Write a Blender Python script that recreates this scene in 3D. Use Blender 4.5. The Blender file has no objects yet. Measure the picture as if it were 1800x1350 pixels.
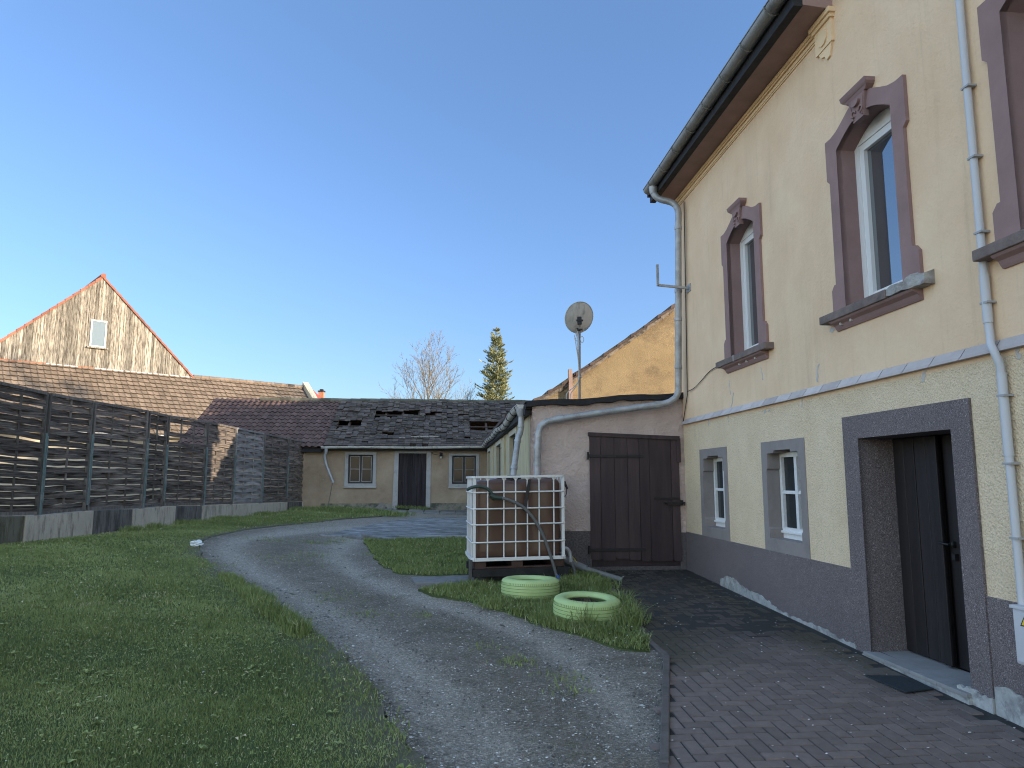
import bpy, bmesh, math, random
import numpy as np
from mathutils import Vector, Matrix
from mathutils.geometry import delaunay_2d_cdt
random.seed(7); rng = np.random.default_rng(11)
sc = bpy.context.scene
col = sc.collection
R = math.radians

# ------------------------------------------------------------------ camera
FPX, CX, CY, EYE = 1255.0, 900.0, 675.0, 1.6
PITCH = math.atan((842 - 675) / FPX)
cam_d = bpy.data.cameras.new('camera'); cam = bpy.data.objects.new('camera', cam_d); col.objects.link(cam)
cam_d.sensor_fit = 'HORIZONTAL'; cam_d.sensor_width = 36; cam_d.lens = 36 * FPX / 1800
cam_d.clip_start = .05; cam_d.clip_end = 4000
cam.location = (0, 0, EYE); cam.rotation_euler = (math.pi / 2 + PITCH, 0, 0)
sc.camera = cam
sc.cycles.filter_width = 1.1

# ------------------------------------------------------------------ sky, sun, exposure
SUN_EL, SUN_AZ = 11.3, 109.6            # azimuth clockwise from +Y
w = bpy.data.worlds.new('World'); sc.world = w; w.use_nodes = True
wn, wl = w.node_tree.nodes, w.node_tree.links
sky = wn.new('ShaderNodeTexSky'); sky.sky_type = 'NISHITA'; sky.sun_disc = False
sky.sun_elevation = R(SUN_EL); sky.sun_rotation = R(SUN_AZ)
sky.altitude = 200; sky.air_density = 1.0; sky.dust_density = .3; sky.ozone_density = 2.2
bg = wn['Background']; bg.inputs['Strength'].default_value = .15
geo = wn.new('ShaderNodeTexCoord'); sep = wn.new('ShaderNodeSeparateXYZ'); wl.new(geo.outputs['Generated'], sep.inputs[0])
hz = wn.new('ShaderNodeValToRGB'); wl.new(sep.outputs['Z'], hz.inputs[0])          # added tint dimming the sky, most near the horizon
for e, (p_, c_) in zip([hz.color_ramp.elements[0], hz.color_ramp.elements[1], hz.color_ramp.elements.new(.3), hz.color_ramp.elements.new(.58)], ((0, (.36, .365, .43, 1)), (1, (1, .96, 1, 1)), (.3, (.59, .605, .70, 1)), (.58, (.60, .61, .66, 1)))): e.position = p_; e.color = c_
hz.color_ramp.interpolation = 'B_SPLINE'
mx = wn.new('ShaderNodeMix'); mx.data_type = 'RGBA'; mx.blend_type = 'MULTIPLY'; mx.inputs[0].default_value = 1
az = wn.new('ShaderNodeMapRange'); wl.new(sep.outputs['Y'], az.inputs[0])               # added tint: darker and bluer ahead of the camera, brighter and warmer behind
for k_, v_ in ((1, -.65), (2, .70), (3, 0.0), (4, 1.0)): az.inputs[k_].default_value = v_
tw_ = wn.new('ShaderNodeMix'); tw_.data_type = 'RGBA'; tw_.inputs[6].default_value = (1.80, 1.38, 1.02, 1); tw_.inputs[7].default_value = (.435, .462, .50, 1); wl.new(az.outputs[0], tw_.inputs[0])
m2 = wn.new('ShaderNodeMix'); m2.data_type = 'RGBA'; m2.blend_type = 'MULTIPLY'; m2.inputs[0].default_value = 1
wl.new(sky.outputs[0], mx.inputs[6]); wl.new(hz.outputs[0], mx.inputs[7]); wl.new(mx.outputs[2], m2.inputs[6]); wl.new(tw_.outputs[2], m2.inputs[7]); wl.new(m2.outputs[2], bg.inputs['Color'])
sd = bpy.data.lights.new('sun', 'SUN'); sd.energy = 1.45; sd.angle = R(.5); sd.color = (1, .83, .62)
sun = bpy.data.objects.new('sun', sd); col.objects.link(sun)
to_sun = Vector((math.sin(R(SUN_AZ)) * math.cos(R(SUN_EL)), math.cos(R(SUN_AZ)) * math.cos(R(SUN_EL)), math.sin(R(SUN_EL))))
sun.rotation_euler = to_sun.to_track_quat('Z', 'Y').to_euler(); sun.location = to_sun * 60
vs = sc.view_settings; vs.view_transform = 'Standard'; vs.look = 'None'; vs.gamma = 1; vs.exposure = 2.68

# ------------------------------------------------------------------ frames of reference
SP, CP = math.sin(PITCH), math.cos(PITCH)
TH = math.atan(110 / (FPX / CP))
def ray(px, py):
    a, b = (px - CX) / FPX, (CY - py) / FPX
    return np.array([a, CP - b * SP, SP + b * CP])
EYEP = np.array([0, 0, EYE])
def at(px, py, Y):
    r = ray(px, py); return EYEP + r * (Y / r[1])
def at_z(px, py, z):
    r = ray(px, py); return EYEP + r * ((z - EYE) / r[2])
ALONG = np.array([math.sin(TH), -math.cos(TH), 0]); INN = np.array([math.cos(TH), math.sin(TH), 0])
CORNER = at_z(1207, 1001, .2); CORNER[2] = 0
def YF(s, d, z):                       # yard frame: s along the house front towards the viewer, d into the house
    p = CORNER + ALONG * s + INN * d; return (p[0], p[1], z)
def on_plane(px, py, p0, n):
    r = ray(px, py); n = np.array(n); return EYEP + r * (np.dot(np.array(p0) - EYEP, n) / np.dot(r, n))
def facing(px, py, s):                  # point of the plane s = const as (d, z)
    p = on_plane(px, py, CORNER + ALONG * s, ALONG) - CORNER
    return float(p @ INN), float(p[2])
def along_wall(px, py, d):              # point of the plane d = const as (s, z)
    p = on_plane(px, py, CORNER + INN * d, INN) - CORNER
    return float(p @ ALONG), float(p[2])
def smooth(a, b, x):
    t = np.clip((x - a) / (b - a), 0, 1); return t * t * (3 - 2 * t)
def zg(X, Y):
    X = np.asarray(X, float); Y = np.asarray(Y, float)
    zh = .0268 * (np.clip(Y, 1.5, 26) - 4.2)
    t = smooth(-1.2, -7.3, X)
    z = zh + (np.maximum(.58, zh) - zh) * t
    z = z + .05 * smooth(22.0, 24.5, Y) * smooth(-2.5, -4, X) 
    z = z + .012 * np.sin(X * 1.7 + Y * .6) * np.sin(Y * 1.1 - X * .4) * (1 - smooth(1.3, 1.9, X))
    return z
def G(px, py):                          # pixel of the ground
    r = ray(px, py); lo, hi = 0.5, 80.0
    f = lambda t: (EYEP + r * t)[2] - float(zg((r * t)[0], (r * t)[1]))
    for i in range(60):
        m = (lo + hi) / 2
        if f(m) > 0: lo = m
        else: hi = m
    p = EYEP + r * lo; return (p[0], p[1])

# ------------------------------------------------------------------ mesh builder
class MB:
    def __init__(self, xf=None): self.v, self.f, self.t, self.s, self.xf = [], [], [], [], xf; self.c = []
    def add(self, vs_, fs, tint=.5, sm=False):
        n = len(self.v)
        if self.xf: vs_ = [self.xf(*p) for p in vs_]
        self.v += [tuple(map(float, p)) for p in vs_]
        for q in fs: self.f.append(tuple(i + n for i in q)); self.t.append(tint); self.s.append(sm)
    def cut(self): self.c.append(len(self.f))                # the next piece is an object of its own
    def box(self, a, b, tint=.5, rot=None):
        x0, y0, z0 = a; x1, y1, z1 = b
        P = [(x0, y0, z0), (x1, y0, z0), (x1, y1, z0), (x0, y1, z0), (x0, y0, z1), (x1, y0, z1), (x1, y1, z1), (x0, y1, z1)]
        self.hexa(P, tint)
    def hexa(self, P, tint=.5):
        self.add(P, [(3, 2, 1, 0), (4, 5, 6, 7), (0, 1, 5, 4), (1, 2, 6, 5), (2, 3, 7, 6), (3, 0, 4, 7)], tint)
    def bar(self, p, q, wx, wy, up=(0, 0, 1), tint=.5):
        p, q, up = Vector(p), Vector(q), Vector(up); d = (q - p).normalized()
        a = d.cross(up).normalized() * wx / 2; b = a.cross(d).normalized() * wy / 2
        self.hexa([p - a - b, p + a - b, p + a + b, p - a + b, q - a - b, q + a - b, q + a + b, q - a + b], tint)
    def tube(self, pts, r, n=10, tint=.5, caps=True, sm=True):
        P = [Vector(p) for p in pts]; k = len(P)
        rs = r if hasattr(r, '__len__') else [r] * k
        out = []; prev = None
        for i in range(k):
            d = (P[min(i + 1, k - 1)] - P[max(i - 1, 0)]).normalized()
            if prev is None:
                a = d.cross(Vector((0, 0, 1)))
                if a.length < .05: a = d.cross(Vector((1, 0, 0)))
            else: a = prev - d * prev.dot(d)
            a.normalize(); prev = a; b = d.cross(a)
            for j in range(n):
                t = 2 * math.pi * j / n; out.append(P[i] + (a * math.cos(t) + b * math.sin(t)) * rs[i])
        fs = [(i * n + j, i * n + (j + 1) % n, (i + 1) * n + (j + 1) % n, (i + 1) * n + j) for i in range(k - 1) for j in range(n)]
        self.add(out, fs, tint, sm)
        if caps: self.add(out[:n], [tuple(range(n))[::-1]], tint); self.add(out[-n:], [tuple(range(n))], tint)
    def lathe(self, c, prof, n=48, axis=(0, 0, 1), tint=.5, closed=False):
        c = Vector(c); ax = Vector(axis).normalized(); u = ax.orthogonal().normalized(); v = ax.cross(u); k = len(prof)
        out = [c + ax * h + (u * math.cos(2 * math.pi * j / n) + v * math.sin(2 * math.pi * j / n)) * r for r, h in prof for j in range(n)]
        m = k if closed else k - 1
        self.add(out, [(i * n + j, i * n + (j + 1) % n, ((i + 1) % k) * n + (j + 1) % n, ((i + 1) % k) * n + j) for i in range(m) for j in range(n)], tint, True)
    def poly(self, outer, holes, mp, tint=.5):   # flat triangulated sheet with holes; mp maps 2-D to 3-D
        p, tr = tri2d(outer, holes); self.add([mp(*q) for q in p], tr, tint)
    def prism(self, outer, holes, mp, d0, d1, tint=.5, back=True, hole_d=None):
        p, tr = tri2d(outer, holes); self.add([mp(a, d0, b) for a, b in p], tr, tint)
        if back: self.add([mp(a, d1, b) for a, b in p], [t[::-1] for t in tr], tint)
        for lp, e in [(outer, d1)] + [(h, d1 if hole_d is None else hole_d) for h in holes]:
            n = len(lp)
            self.add([mp(a, d0, b) for a, b in lp] + [mp(a, e, b) for a, b in lp], [(i, (i + 1) % n, n + (i + 1) % n, n + i) for i in range(n)], tint)
    def mesh(self, name, off=(0, 0, 0)):
        me = bpy.data.meshes.new(name)
        me.from_pydata([(x - off[0], y - off[1], z - off[2]) for x, y, z in self.v], [], self.f)
        me.polygons.foreach_set('use_smooth', self.s)
        a = me.attributes.new('tint', 'FLOAT', 'FACE'); a.data.foreach_set('value', [float(t) for t in self.t])
        return me
def inside(p, poly):
    x, y = p; c = False; n = len(poly)
    for i in range(n):
        (x1, y1), (x2, y2) = poly[i], poly[(i + 1) % n]
        if (y1 > y) != (y2 > y) and x < (x2 - x1) * (y - y1) / (y2 - y1) + x1: c = not c
    return c
def tri2d(outer, holes=(), extra=()):
    V, E = [], []
    for lp in [outer] + list(holes):
        n = len(V); m = len(lp); V += [Vector(q) for q in lp]; E += [(n + i, n + (i + 1) % m) for i in range(m)]
    V += [Vector(q) for q in extra]
    r = delaunay_2d_cdt(V, E, [], 0, 1e-5)
    out = []
    for f in r[2]:
        c = sum((r[0][i] for i in f), Vector((0, 0))) / len(f)
        if inside(c, outer) and not any(inside(c, h) for h in holes): out.append(tuple(f))
    return [tuple(v) for v in r[0]], out
def base(o):
    x = Vector((0, 0, 0))
    while o: x += o.location; o = o.parent
    return x
def obj(name, mb, mat, parent=None, loc=None, bevel=0, auto=False, flip=False):
    off = base(parent) if parent else Vector(loc or (0, 0, 0))
    me = mb.mesh(name, off) if isinstance(mb, MB) else mb
    if isinstance(mb, MB):
        bm = bmesh.new(); bm.from_mesh(me); bmesh.ops.recalc_face_normals(bm, faces=bm.faces); bm.to_mesh(me); bm.free()
    o = bpy.data.objects.new(name, me); col.objects.link(o)
    if mat: me.materials.append(mat)
    if parent: o.parent = parent
    elif loc: o.location = loc
    if bevel:
        m = o.modifiers.new('bevel', 'BEVEL'); m.width = bevel; m.segments = 2; m.limit_method = 'ANGLE'; m.angle_limit = R(40)
    return o
def each(name, mb, mat, parent, bevel=0):                     # one object per piece between cuts
    c = sorted(set([0] + mb.c + [len(mb.f)])); out = []
    for a, b in zip(c[:-1], c[1:]):
        q = MB(); ids = sorted({i for f in mb.f[a:b] for i in f}); mp_ = {i: k for k, i in enumerate(ids)}
        q.v = [mb.v[i] for i in ids]; q.f = [tuple(mp_[i] for i in f) for f in mb.f[a:b]]; q.t = mb.t[a:b]; q.s = mb.s[a:b]; out.append(obj(name, q, mat, parent, bevel=bevel))
    return out
def tag(o, label, cat, group=None, kind=None):
    if label: o['label'] = label
    if cat: o['category'] = cat
    if group: o['group'] = group
    if kind: o['kind'] = kind
    return o
def thing(name, label, cat, loc, group=None):
    o = bpy.data.objects.new(name, None); col.objects.link(o); o.location = loc; o.empty_display_size = .2
    return tag(o, label, cat, group)
def structure(o): o['kind'] = 'structure'; return o
def np_mesh(name, V, F, mat, tint=None, smoothf=False):
    me = bpy.data.meshes.new(name); k = F.shape[1]
    me.vertices.add(len(V)); me.vertices.foreach_set('co', V.astype(np.float32).ravel())
    me.loops.add(F.size); me.loops.foreach_set('vertex_index', F.astype(np.int32).ravel())
    me.polygons.add(len(F)); me.polygons.foreach_set('loop_start', np.arange(0, F.size, k, dtype=np.int32))
    me.polygons.foreach_set('use_smooth', np.full(len(F), smoothf))
    if tint is not None:
        a = me.attributes.new('tint', 'FLOAT', 'FACE'); a.data.foreach_set('value', tint.astype(np.float32))
    me.materials.append(mat); me.update(calc_edges=True); me.validate()
    return me

# ------------------------------------------------------------------ materials
class NT:
    def __init__(self, name):
        self.m = bpy.data.materials.new(name); self.m.use_nodes = True
        self.n, self.l = self.m.node_tree.nodes, self.m.node_tree.links
        self.b = self.n['Principled BSDF']; self.co = None
    def vec(self, scale=(1, 1, 1), rot=(0, 0, 0)):
        if self.co is None: self.co = self.n.new('ShaderNodeTexCoord').outputs['Object']
        m = self.n.new('ShaderNodeMapping'); m.inputs['Scale'].default_value = scale; m.inputs['Rotation'].default_value = rot
        self.l.new(self.co, m.inputs[0]); return m.outputs[0]
    def noise(self, scale, detail=5, rough=.6, v=None, dist=0):
        t = self.n.new('ShaderNodeTexNoise'); t.inputs['Scale'].default_value = scale; t.inputs['Detail'].default_value = detail
        t.inputs['Roughness'].default_value = rough; t.inputs['Distortion'].default_value = dist
        self.l.new(v if v is not None else self.vec(), t.inputs['Vector']); return t.outputs['Fac']
    def voro(self, scale, v=None, feature='F1', out='Distance'):
        t = self.n.new('ShaderNodeTexVoronoi'); t.inputs['Scale'].default_value = scale; t.feature = feature
        self.l.new(v if v is not None else self.vec(), t.inputs['Vector']); return t.outputs[out]
    def attr(self, name='tint'):
        a = self.n.new('ShaderNodeAttribute'); a.attribute_name = name; return a.outputs['Fac']
    def ramp(self, fac, *stops):
        r = self.n.new('ShaderNodeValToRGB'); self.l.new(fac, r.inputs[0]); e = r.color_ramp.elements
        while len(e) < len(stops): e.new(.5)
        for x, (p, c) in zip(e, stops):
            x.position = p; x.color = (*c, 1) if hasattr(c, '__len__') else (c, c, c, 1)
        return r.outputs[0]
    def mix(self, fac, a, b, mode='MIX'):
        m = self.n.new('ShaderNodeMix'); m.data_type = 'RGBA'; m.blend_type = mode
        for s, x in ((m.inputs[0], fac), (m.inputs[6], a), (m.inputs[7], b)):
            if isinstance(x, (int, float)): s.default_value = x if s == m.inputs[0] else (x, x, x, 1)
            elif isinstance(x, tuple): s.default_value = (*x, 1)
            else: self.l.new(x, s)
        return m.outputs[2]
    def math(self, op, a, b=0.0):
        m = self.n.new('ShaderNodeMath'); m.operation = op
        for s, x in ((m.inputs[0], a), (m.inputs[1], b)):
            if isinstance(x, (int, float)): s.default_value = x
            else: self.l.new(x, s)
        return m.outputs[0]
    def bump(self, h, strength=.4, dist=.01):
        b = self.n.new('ShaderNodeBump'); b.inputs['Strength'].default_value = strength; b.inputs['Distance'].default_value = dist
        self.l.new(h, b.inputs['Height']); self.l.new(b.outputs[0], self.b.inputs['Normal'])
    def out(self, color, rough=.85, spec=.3, metal=0):
        for k, x in (('Base Color', color), ('Roughness', rough), ('Specular IOR Level', spec), ('Metallic', metal)):
            s = self.b.inputs[k]
            if isinstance(x, tuple): s.default_value = (*x, 1)
            elif isinstance(x, (int, float)): s.default_value = x
            else: self.l.new(x, s)
        return self.m
def dirty(name, c, var=.18, scale=3, stain=None, stain_scale=1.2, stain_at=(.55, .75), rough=.85, spec=.3, bump=.3, bscale=60, bdist=.005, stretch=(1, 1, 1), tintvar=0, metal=0):
    t = NT(name); v = t.vec(stretch)
    c1 = tuple(x * (1 - var) for x in c); c2 = tuple(min(1, x * (1 + var)) for x in c)
    k = t.ramp(t.noise(scale, 6, .65, v), (.3, c1), (.7, c2))
    if stain: k = t.mix(t.ramp(t.noise(stain_scale, 7, .7, v, .3), (stain_at[0], 0.0), (stain_at[1], 1.0)), k, stain)
    if tintvar: k = t.mix(1.0, k, t.ramp(t.attr(), (0, 1 - tintvar), (1, 1 + tintvar)), 'MULTIPLY')
    if bump: t.bump(t.noise(bscale, 5, .6, v), bump, bdist)
    return t.out(k, rough, spec, metal)
def wood(name, c, dark, grain=(14, 14, 1.2), tintvar=.3, bump=.5, rough=.8, spec=.25, lo=.35, hi=.65):
    t = NT(name); v = t.vec(grain); n = t.noise(1.0, 9, .7, v, .4)
    k = t.ramp(n, (lo, dark), (hi, c)); k = t.mix(1.0, k, t.ramp(t.attr(), (0, 1 - tintvar), (1, 1 + tintvar)), 'MULTIPLY')
    t.bump(n, bump, .006); return t.out(k, rough, spec)
def plain(name, c, rough=.5, spec=.5, metal=0):
    return NT(name).out(c, rough, spec, metal)

def stucco_upper():
    t = NT('yellow_stucco')
    k = t.ramp(t.noise(1.3, 7, .65), (.3, (.74, .525, .340)), (.5, (.785, .57, .38)), (.72, (.825, .63, .435)))
    k = t.mix(t.ramp(t.noise(.55, 5, .7, t.vec((1.5, 1.5, .35))), (.56, 0.0), (.75, .45)), k, (.60, .44, .29)); k = t.mix(t.ramp(t.noise(2.2, 6, .75, t.vec((3, 3, .22))), (.55, 0.0), (.75, .42)), k, (.52, .38, .25))
    h = t.mix(.5, t.noise(28, 6, .7), t.noise(7, 4, .6)); t.bump(h, .55, .02); return t.out(k, .92, .15)
def stucco_rough():
    t = NT('yellow_roughcast')
    v = t.voro(62); n = t.noise(70, 4, .7)
    k = t.ramp(t.noise(2.2, 6), (.3, (.78, .615, .42)), (.7, (.86, .70, .50)))
    k = t.mix(t.ramp(n, (.36, .5), (.5, 0.0)), k, (.42, .34, .21)); k = t.mix(t.ramp(t.noise(1.4, 7, .75, t.vec((1.5, 1.5, .5))), (.55, 0.0), (.75, .35)), k, (.52, .42, .27))
    t.bump(t.mix(.6, t.ramp(v, (0, 1.0), (.7, 0.0)), n), .9, .02); return t.out(k, .95, .1)
def terrazzo(name, c, dk, lt, sc_=110):
    t = NT(name)
    k = t.mix(t.ramp(t.noise(sc_, 3, .6), (.42, 0.0), (.56, 1.0)), dk, c)
    k = t.mix(t.ramp(t.noise(sc_ * 1.3, 2, .5), (.6, 0.0), (.68, 1.0)), k, lt)
    k = t.mix(t.ramp(t.noise(1.1, 6, .7), (.35, .35), (.65, 0.0)), k, dk)
    t.bump(t.noise(sc_, 3), .5, .006); return t.out(k, .85, .25)
def gravel_mat():
    t = NT('gravel')
    k = t.ramp(t.noise(2.0, 8, .7), (.3, (.152, .129, .107)), (.7, (.252, .219, .182)))
    r = t.attr('rut')
    k = t.mix(t.math('MULTIPLY', r, .85), k, (.36, .325, .28))
    k = t.mix(t.math('MULTIPLY', t.attr('weedy'), t.ramp(t.noise(7, 8, .8), (.46, 0.0), (.64, .6))), k, (.095, .095, .048))
    k = t.mix(t.ramp(t.noise(.9, 8, .75), (.54, 0.0), (.70, .8)), k, (.095, .092, .062))
    sp = t.voro(75, out='Color'); g = t.n.new('ShaderNodeSeparateColor'); t.l.new(sp, g.inputs[0])
    k = t.mix(.55, k, t.mix(1.0, k, t.ramp(g.outputs[0], (0, .35), (.8, 1.15), (1, 2.2)), 'MULTIPLY'))
    h = t.mix(.5, t.voro(75), t.noise(24, 8, .75)); t.bump(h, .9, .02); return t.out(k, .92, .2)

MAT = dict(
    stucco=stucco_upper(), roughcast=stucco_rough(),
    cornice=dirty('cornice_plaster', (.80, .59, .37), .08, 4, (.55, .42, .27), 2.5, (.6, .8), bump=.25, bscale=25),
    mauve=dirty('mauve_stone_paint', (.285, .185, .175), .12, 3, (.29, .20, .18), 5, (.6, .78), bump=.25, bscale=50),
    mauve_soffit=dirty('mauve_soffit_paint', (.33, .225, .20), .15, 3, (.36, .27, .17), 2, (.62, .75), bump=.2),
    sillstone=dirty('sill_stone', (.20, .155, .14), .22, 6, (.11, .095, .085), 5, (.5, .7), bump=.8, bscale=30, bdist=.012),
    brokenstone=dirty('broken_stone', (.36, .35, .33), .25, 9, (.24, .20, .18), 6, (.5, .65), bump=1, bscale=22, bdist=.02),
    greystone=dirty('grey_surround', (.265, .235, .225), .10, 4, (.22, .195, .19), 3, (.5, .7), bump=.3, bscale=70),
    plinth=terrazzo('plinth_roughcast', (.205, .170, .170), (.10, .084, .086), (.50, .45, .45)),
    mortar=dirty('pale_mortar', (.42, .42, .41), .25, 9, (.24, .23, .23), 7, (.48, .62), bump=.8, bscale=40, bdist=.01),
    band=dirty('string_tiles', (.50, .45, .44), .12, 5, None, bump=.2, tintvar=.15),
    patch=dirty('repair_patch', (.50, .47, .44), .15, 8, None, bump=.4, bscale=40),
    pvc=plain('white_pvc', (.78, .78, .78), .35, .5), whitewood=dirty('white_painted_wood', (.74, .74, .74), .08, 20, (.38, .34, .30), 16, (.66, .74), rough=.55, bump=.3, bscale=60),
    doorwood=wood('dark_door_wood', (.024, .019, .020), (.012, .010, .011), (10, 10, 1.0), .25, .4, .55, .4),
    annexdoor=wood('brown_door_wood', (.066, .044, .047), (.038, .026, .029), (10, 10, .9), .25, .4, .6, .3),
    sheddoor=wood('weathered_dark_door', (.055, .045, .05), (.018, .015, .018), (14, 14, .8), .35, .6, .75, .2),
    iron=dirty('black_iron', (.012, .011, .012), .3, 20, rough=.55, spec=.5, bump=.3),
    zinc=dirty('galvanised_zinc', (.36, .37, .385), .18, 9, (.20, .205, .21), 5, (.5, .7), rough=.45, spec=.5, bump=.1, bscale=30, metal=.25),
    greyzinc=dirty('weathered_gutter', (.27, .27, .26), .12, 3, (.15, .15, .145), 4, (.5, .7), rough=.5, spec=.5, bump=.1, metal=.3),
    whitegutter=dirty('pale_gutter', (.56, .55, .52), .12, 6, (.33, .31, .27), 5, (.52, .7), rough=.55, bump=.15),
    conduit=plain('white_conduit', (.52, .53, .56), .45, .4),
    pink=None, wingwall=dirty('pale_yellow_wall', (.50, .43, .28), .12, 2.5, (.33, .29, .20), 3, (.5, .72), bump=.6, bscale=35, bdist=.01, stretch=(1.6, 1.6, .5)),
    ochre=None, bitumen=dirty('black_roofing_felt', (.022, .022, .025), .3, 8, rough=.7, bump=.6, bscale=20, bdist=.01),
    tiledark=dirty('dark_roof_tile', (.10, .075, .07), .3, 8, (.05, .05, .045), 4, (.5, .7), tintvar=.4, bump=.5, bscale=50),
    glass=None)
def pink_wall():
    t = NT('pink_limewash'); n = t.noise(9, 8, .7, None, .5)
    k = t.ramp(t.noise(2.0, 7, .7), (.3, (.53, .42, .385)), (.7, (.62, .50, .455)))
    k = t.mix(t.ramp(t.noise(4, 7, .8), (.62, 0.0), (.72, .6)), k, (.60, .56, .53))
    t.bump(t.mix(.5, n, t.noise(3.5, 6, .7)), 1.0, .09); return t.out(k, .92, .15)
def ochre_wall():
    t = NT('ochre_roughcast'); n = t.noise(70, 6, .8)
    k = t.ramp(t.noise(1.2, 7, .7), (.3, (.29, .22, .13)), (.7, (.38, .295, .175)))
    k = t.mix(t.ramp(t.noise(.75, 6, .75, t.vec((1, 1, 1.6))), (.48, 0.0), (.64, .8)), k, (.17, .13, .09))
    k = t.mix(t.ramp(n, (.36, .65), (.46, 0.0)), k, (.16, .11, .06)); t.bump(n, .8, .015); return t.out(k, .95, .1)
def glass(name, c=(.012, .014, .016), rough=.03, ior=3.0, spec=.5):
    t = NT(name); t.b.inputs['IOR'].default_value = ior; return t.out(c, rough, spec)
MAT['pink'] = pink_wall(); MAT['ochre'] = ochre_wall(); MAT['glass'] = glass('window_glass', (.05, .06, .068)); MAT['oldglass'] = glass('dusty_glass', (.028, .034, .037), .10, 1.5, .2)
# ================================================================== GROUND
def grid_sheet(name, poly, step, lift, mat, attrs=None, jitter=.25, edge=None):
    poly = [tuple(p) for p in poly]
    if edge:                                        # subdivide and roughen the outline
        o = []
        for i, a in enumerate(poly):
            b = poly[(i + 1) % len(poly)]; L = math.dist(a, b); n = max(1, int(L / edge[0]))
            for k in range(n):
                t = k / n; j = edge[1] if (k or edge[2:]) else 0
                o.append((a[0] + (b[0] - a[0]) * t + random.uniform(-j, j), a[1] + (b[1] - a[1]) * t + random.uniform(-j, j)))
        poly = o
    xs = [p[0] for p in poly]; ys = [p[1] for p in poly]; ex = []
    y = min(ys) + step / 2
    while y < max(ys):
        st = step * max(1, (y / 9)); x = min(xs) + st / 2
        while x < max(xs):
            q = (x + random.uniform(-1, 1) * jitter * st, y + random.uniform(-1, 1) * jitter * st)
            if inside(q, poly): ex.append(q)
            x += st
        y += st
    p, tr = tri2d(poly, [], ex)
    P = np.array(p); nb_ = len(poly); Z = zg(P[:, 0], P[:, 1]) + (lift(P[:, 0], P[:, 1]) if callable(lift) else lift)
    Vv, Tt = np.column_stack([P, Z]), np.array(tr)
    if edge:                                        # a skirt closes the edge down to the soil
        nv = len(Vv); m_ = len(poly); bi = [int(np.argmin(np.hypot(P[:, 0] - q[0], P[:, 1] - q[1]))) for q in poly]
        sk = np.vstack([Vv[bi], [(q[0], q[1], float(zg(*q)) - .05) for q in poly]])
        Vv = np.vstack([Vv, sk])
        Tt = np.vstack([Tt, [(nv + i, nv + (i + 1) % m_, nv + m_ + i) for i in range(m_)], [(nv + (i + 1) % m_, nv + m_ + (i + 1) % m_, nv + m_ + i) for i in range(m_)]])
    me = np_mesh(name, Vv, Tt, mat, smoothf=True)
    # make every normal point up
    bm = bmesh.new(); bm.from_mesh(me)
    for f in bm.faces:
        if f.normal.z < 0: f.normal_flip()
    bm.to_mesh(me); bm.free()
    if attrs:
        for k, fn in attrs.items():
            co = np.empty(len(me.vertices) * 3, np.float32); me.vertices.foreach_get('co', co); co = co.reshape(-1, 3)
            a = me.attributes.new(k, 'FLOAT', 'POINT'); a.data.foreach_set('value', fn(co[:, 0], co[:, 1]).astype(np.float32))
    o = bpy.data.objects.new(name, me); col.objects.link(o); return o, poly
def seg_dist(X, Y, pts):
    D = np.full(X.shape, 1e9)
    for (x1, y1), (x2, y2) in zip(pts[:-1], pts[1:]):
        dx, dy = x2 - x1, y2 - y1; t = np.clip(((X - x1) * dx + (Y - y1) * dy) / (dx * dx + dy * dy), 0, 1)
        D = np.minimum(D, np.hypot(X - x1 - t * dx, Y - y1 - t * dy))
    return D
def spline(pts, n=8):
    P = [np.array(p, float) for p in pts]; out = []
    for i in range(len(P) - 1):
        a, b, c, d = P[max(i - 1, 0)], P[i], P[i + 1], P[min(i + 2, len(P) - 1)]
        for k in range(n):
            t = k / n; out.append(tuple(.5 * (2 * b + (c - a) * t + (2 * a - 5 * b + 4 * c - d) * t * t + (3 * b - a - 3 * c + d) * t ** 3)))
    return out + [tuple(P[-1])]

gx = np.concatenate([[-900, -400, -200, -100, -60, -40, -30, -22], np.arange(-16, 10.1, .5), [14, 20, 30, 50, 100, 200, 400, 900]])
gy = np.concatenate([[-400, -150, -60, -25, -12, -6, -3], np.arange(-1, 32, .5), [36, 42, 50, 60, 80, 120, 200, 400, 900]])
GX, GY = np.meshgrid(gx, gy); GZ = zg(GX, GY) - .03
idx = np.arange(GX.size).reshape(GX.shape)
F_ = np.column_stack([idx[:-1, :-1].ravel(), idx[:-1, 1:].ravel(), idx[1:, 1:].ravel(), idx[1:, :-1].ravel()])
me = np_mesh('ground', np.column_stack([GX.ravel(), GY.ravel(), GZ.ravel()]), F_, dirty('bare_soil', (.10, .085, .065), .25, 3, bump=.8, bscale=20, bdist=.02), smoothf=True)
o = bpy.data.objects.new('ground', me); col.objects.link(o); structure(o)

g = lambda *l: [G(*p) for p in l]
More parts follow.
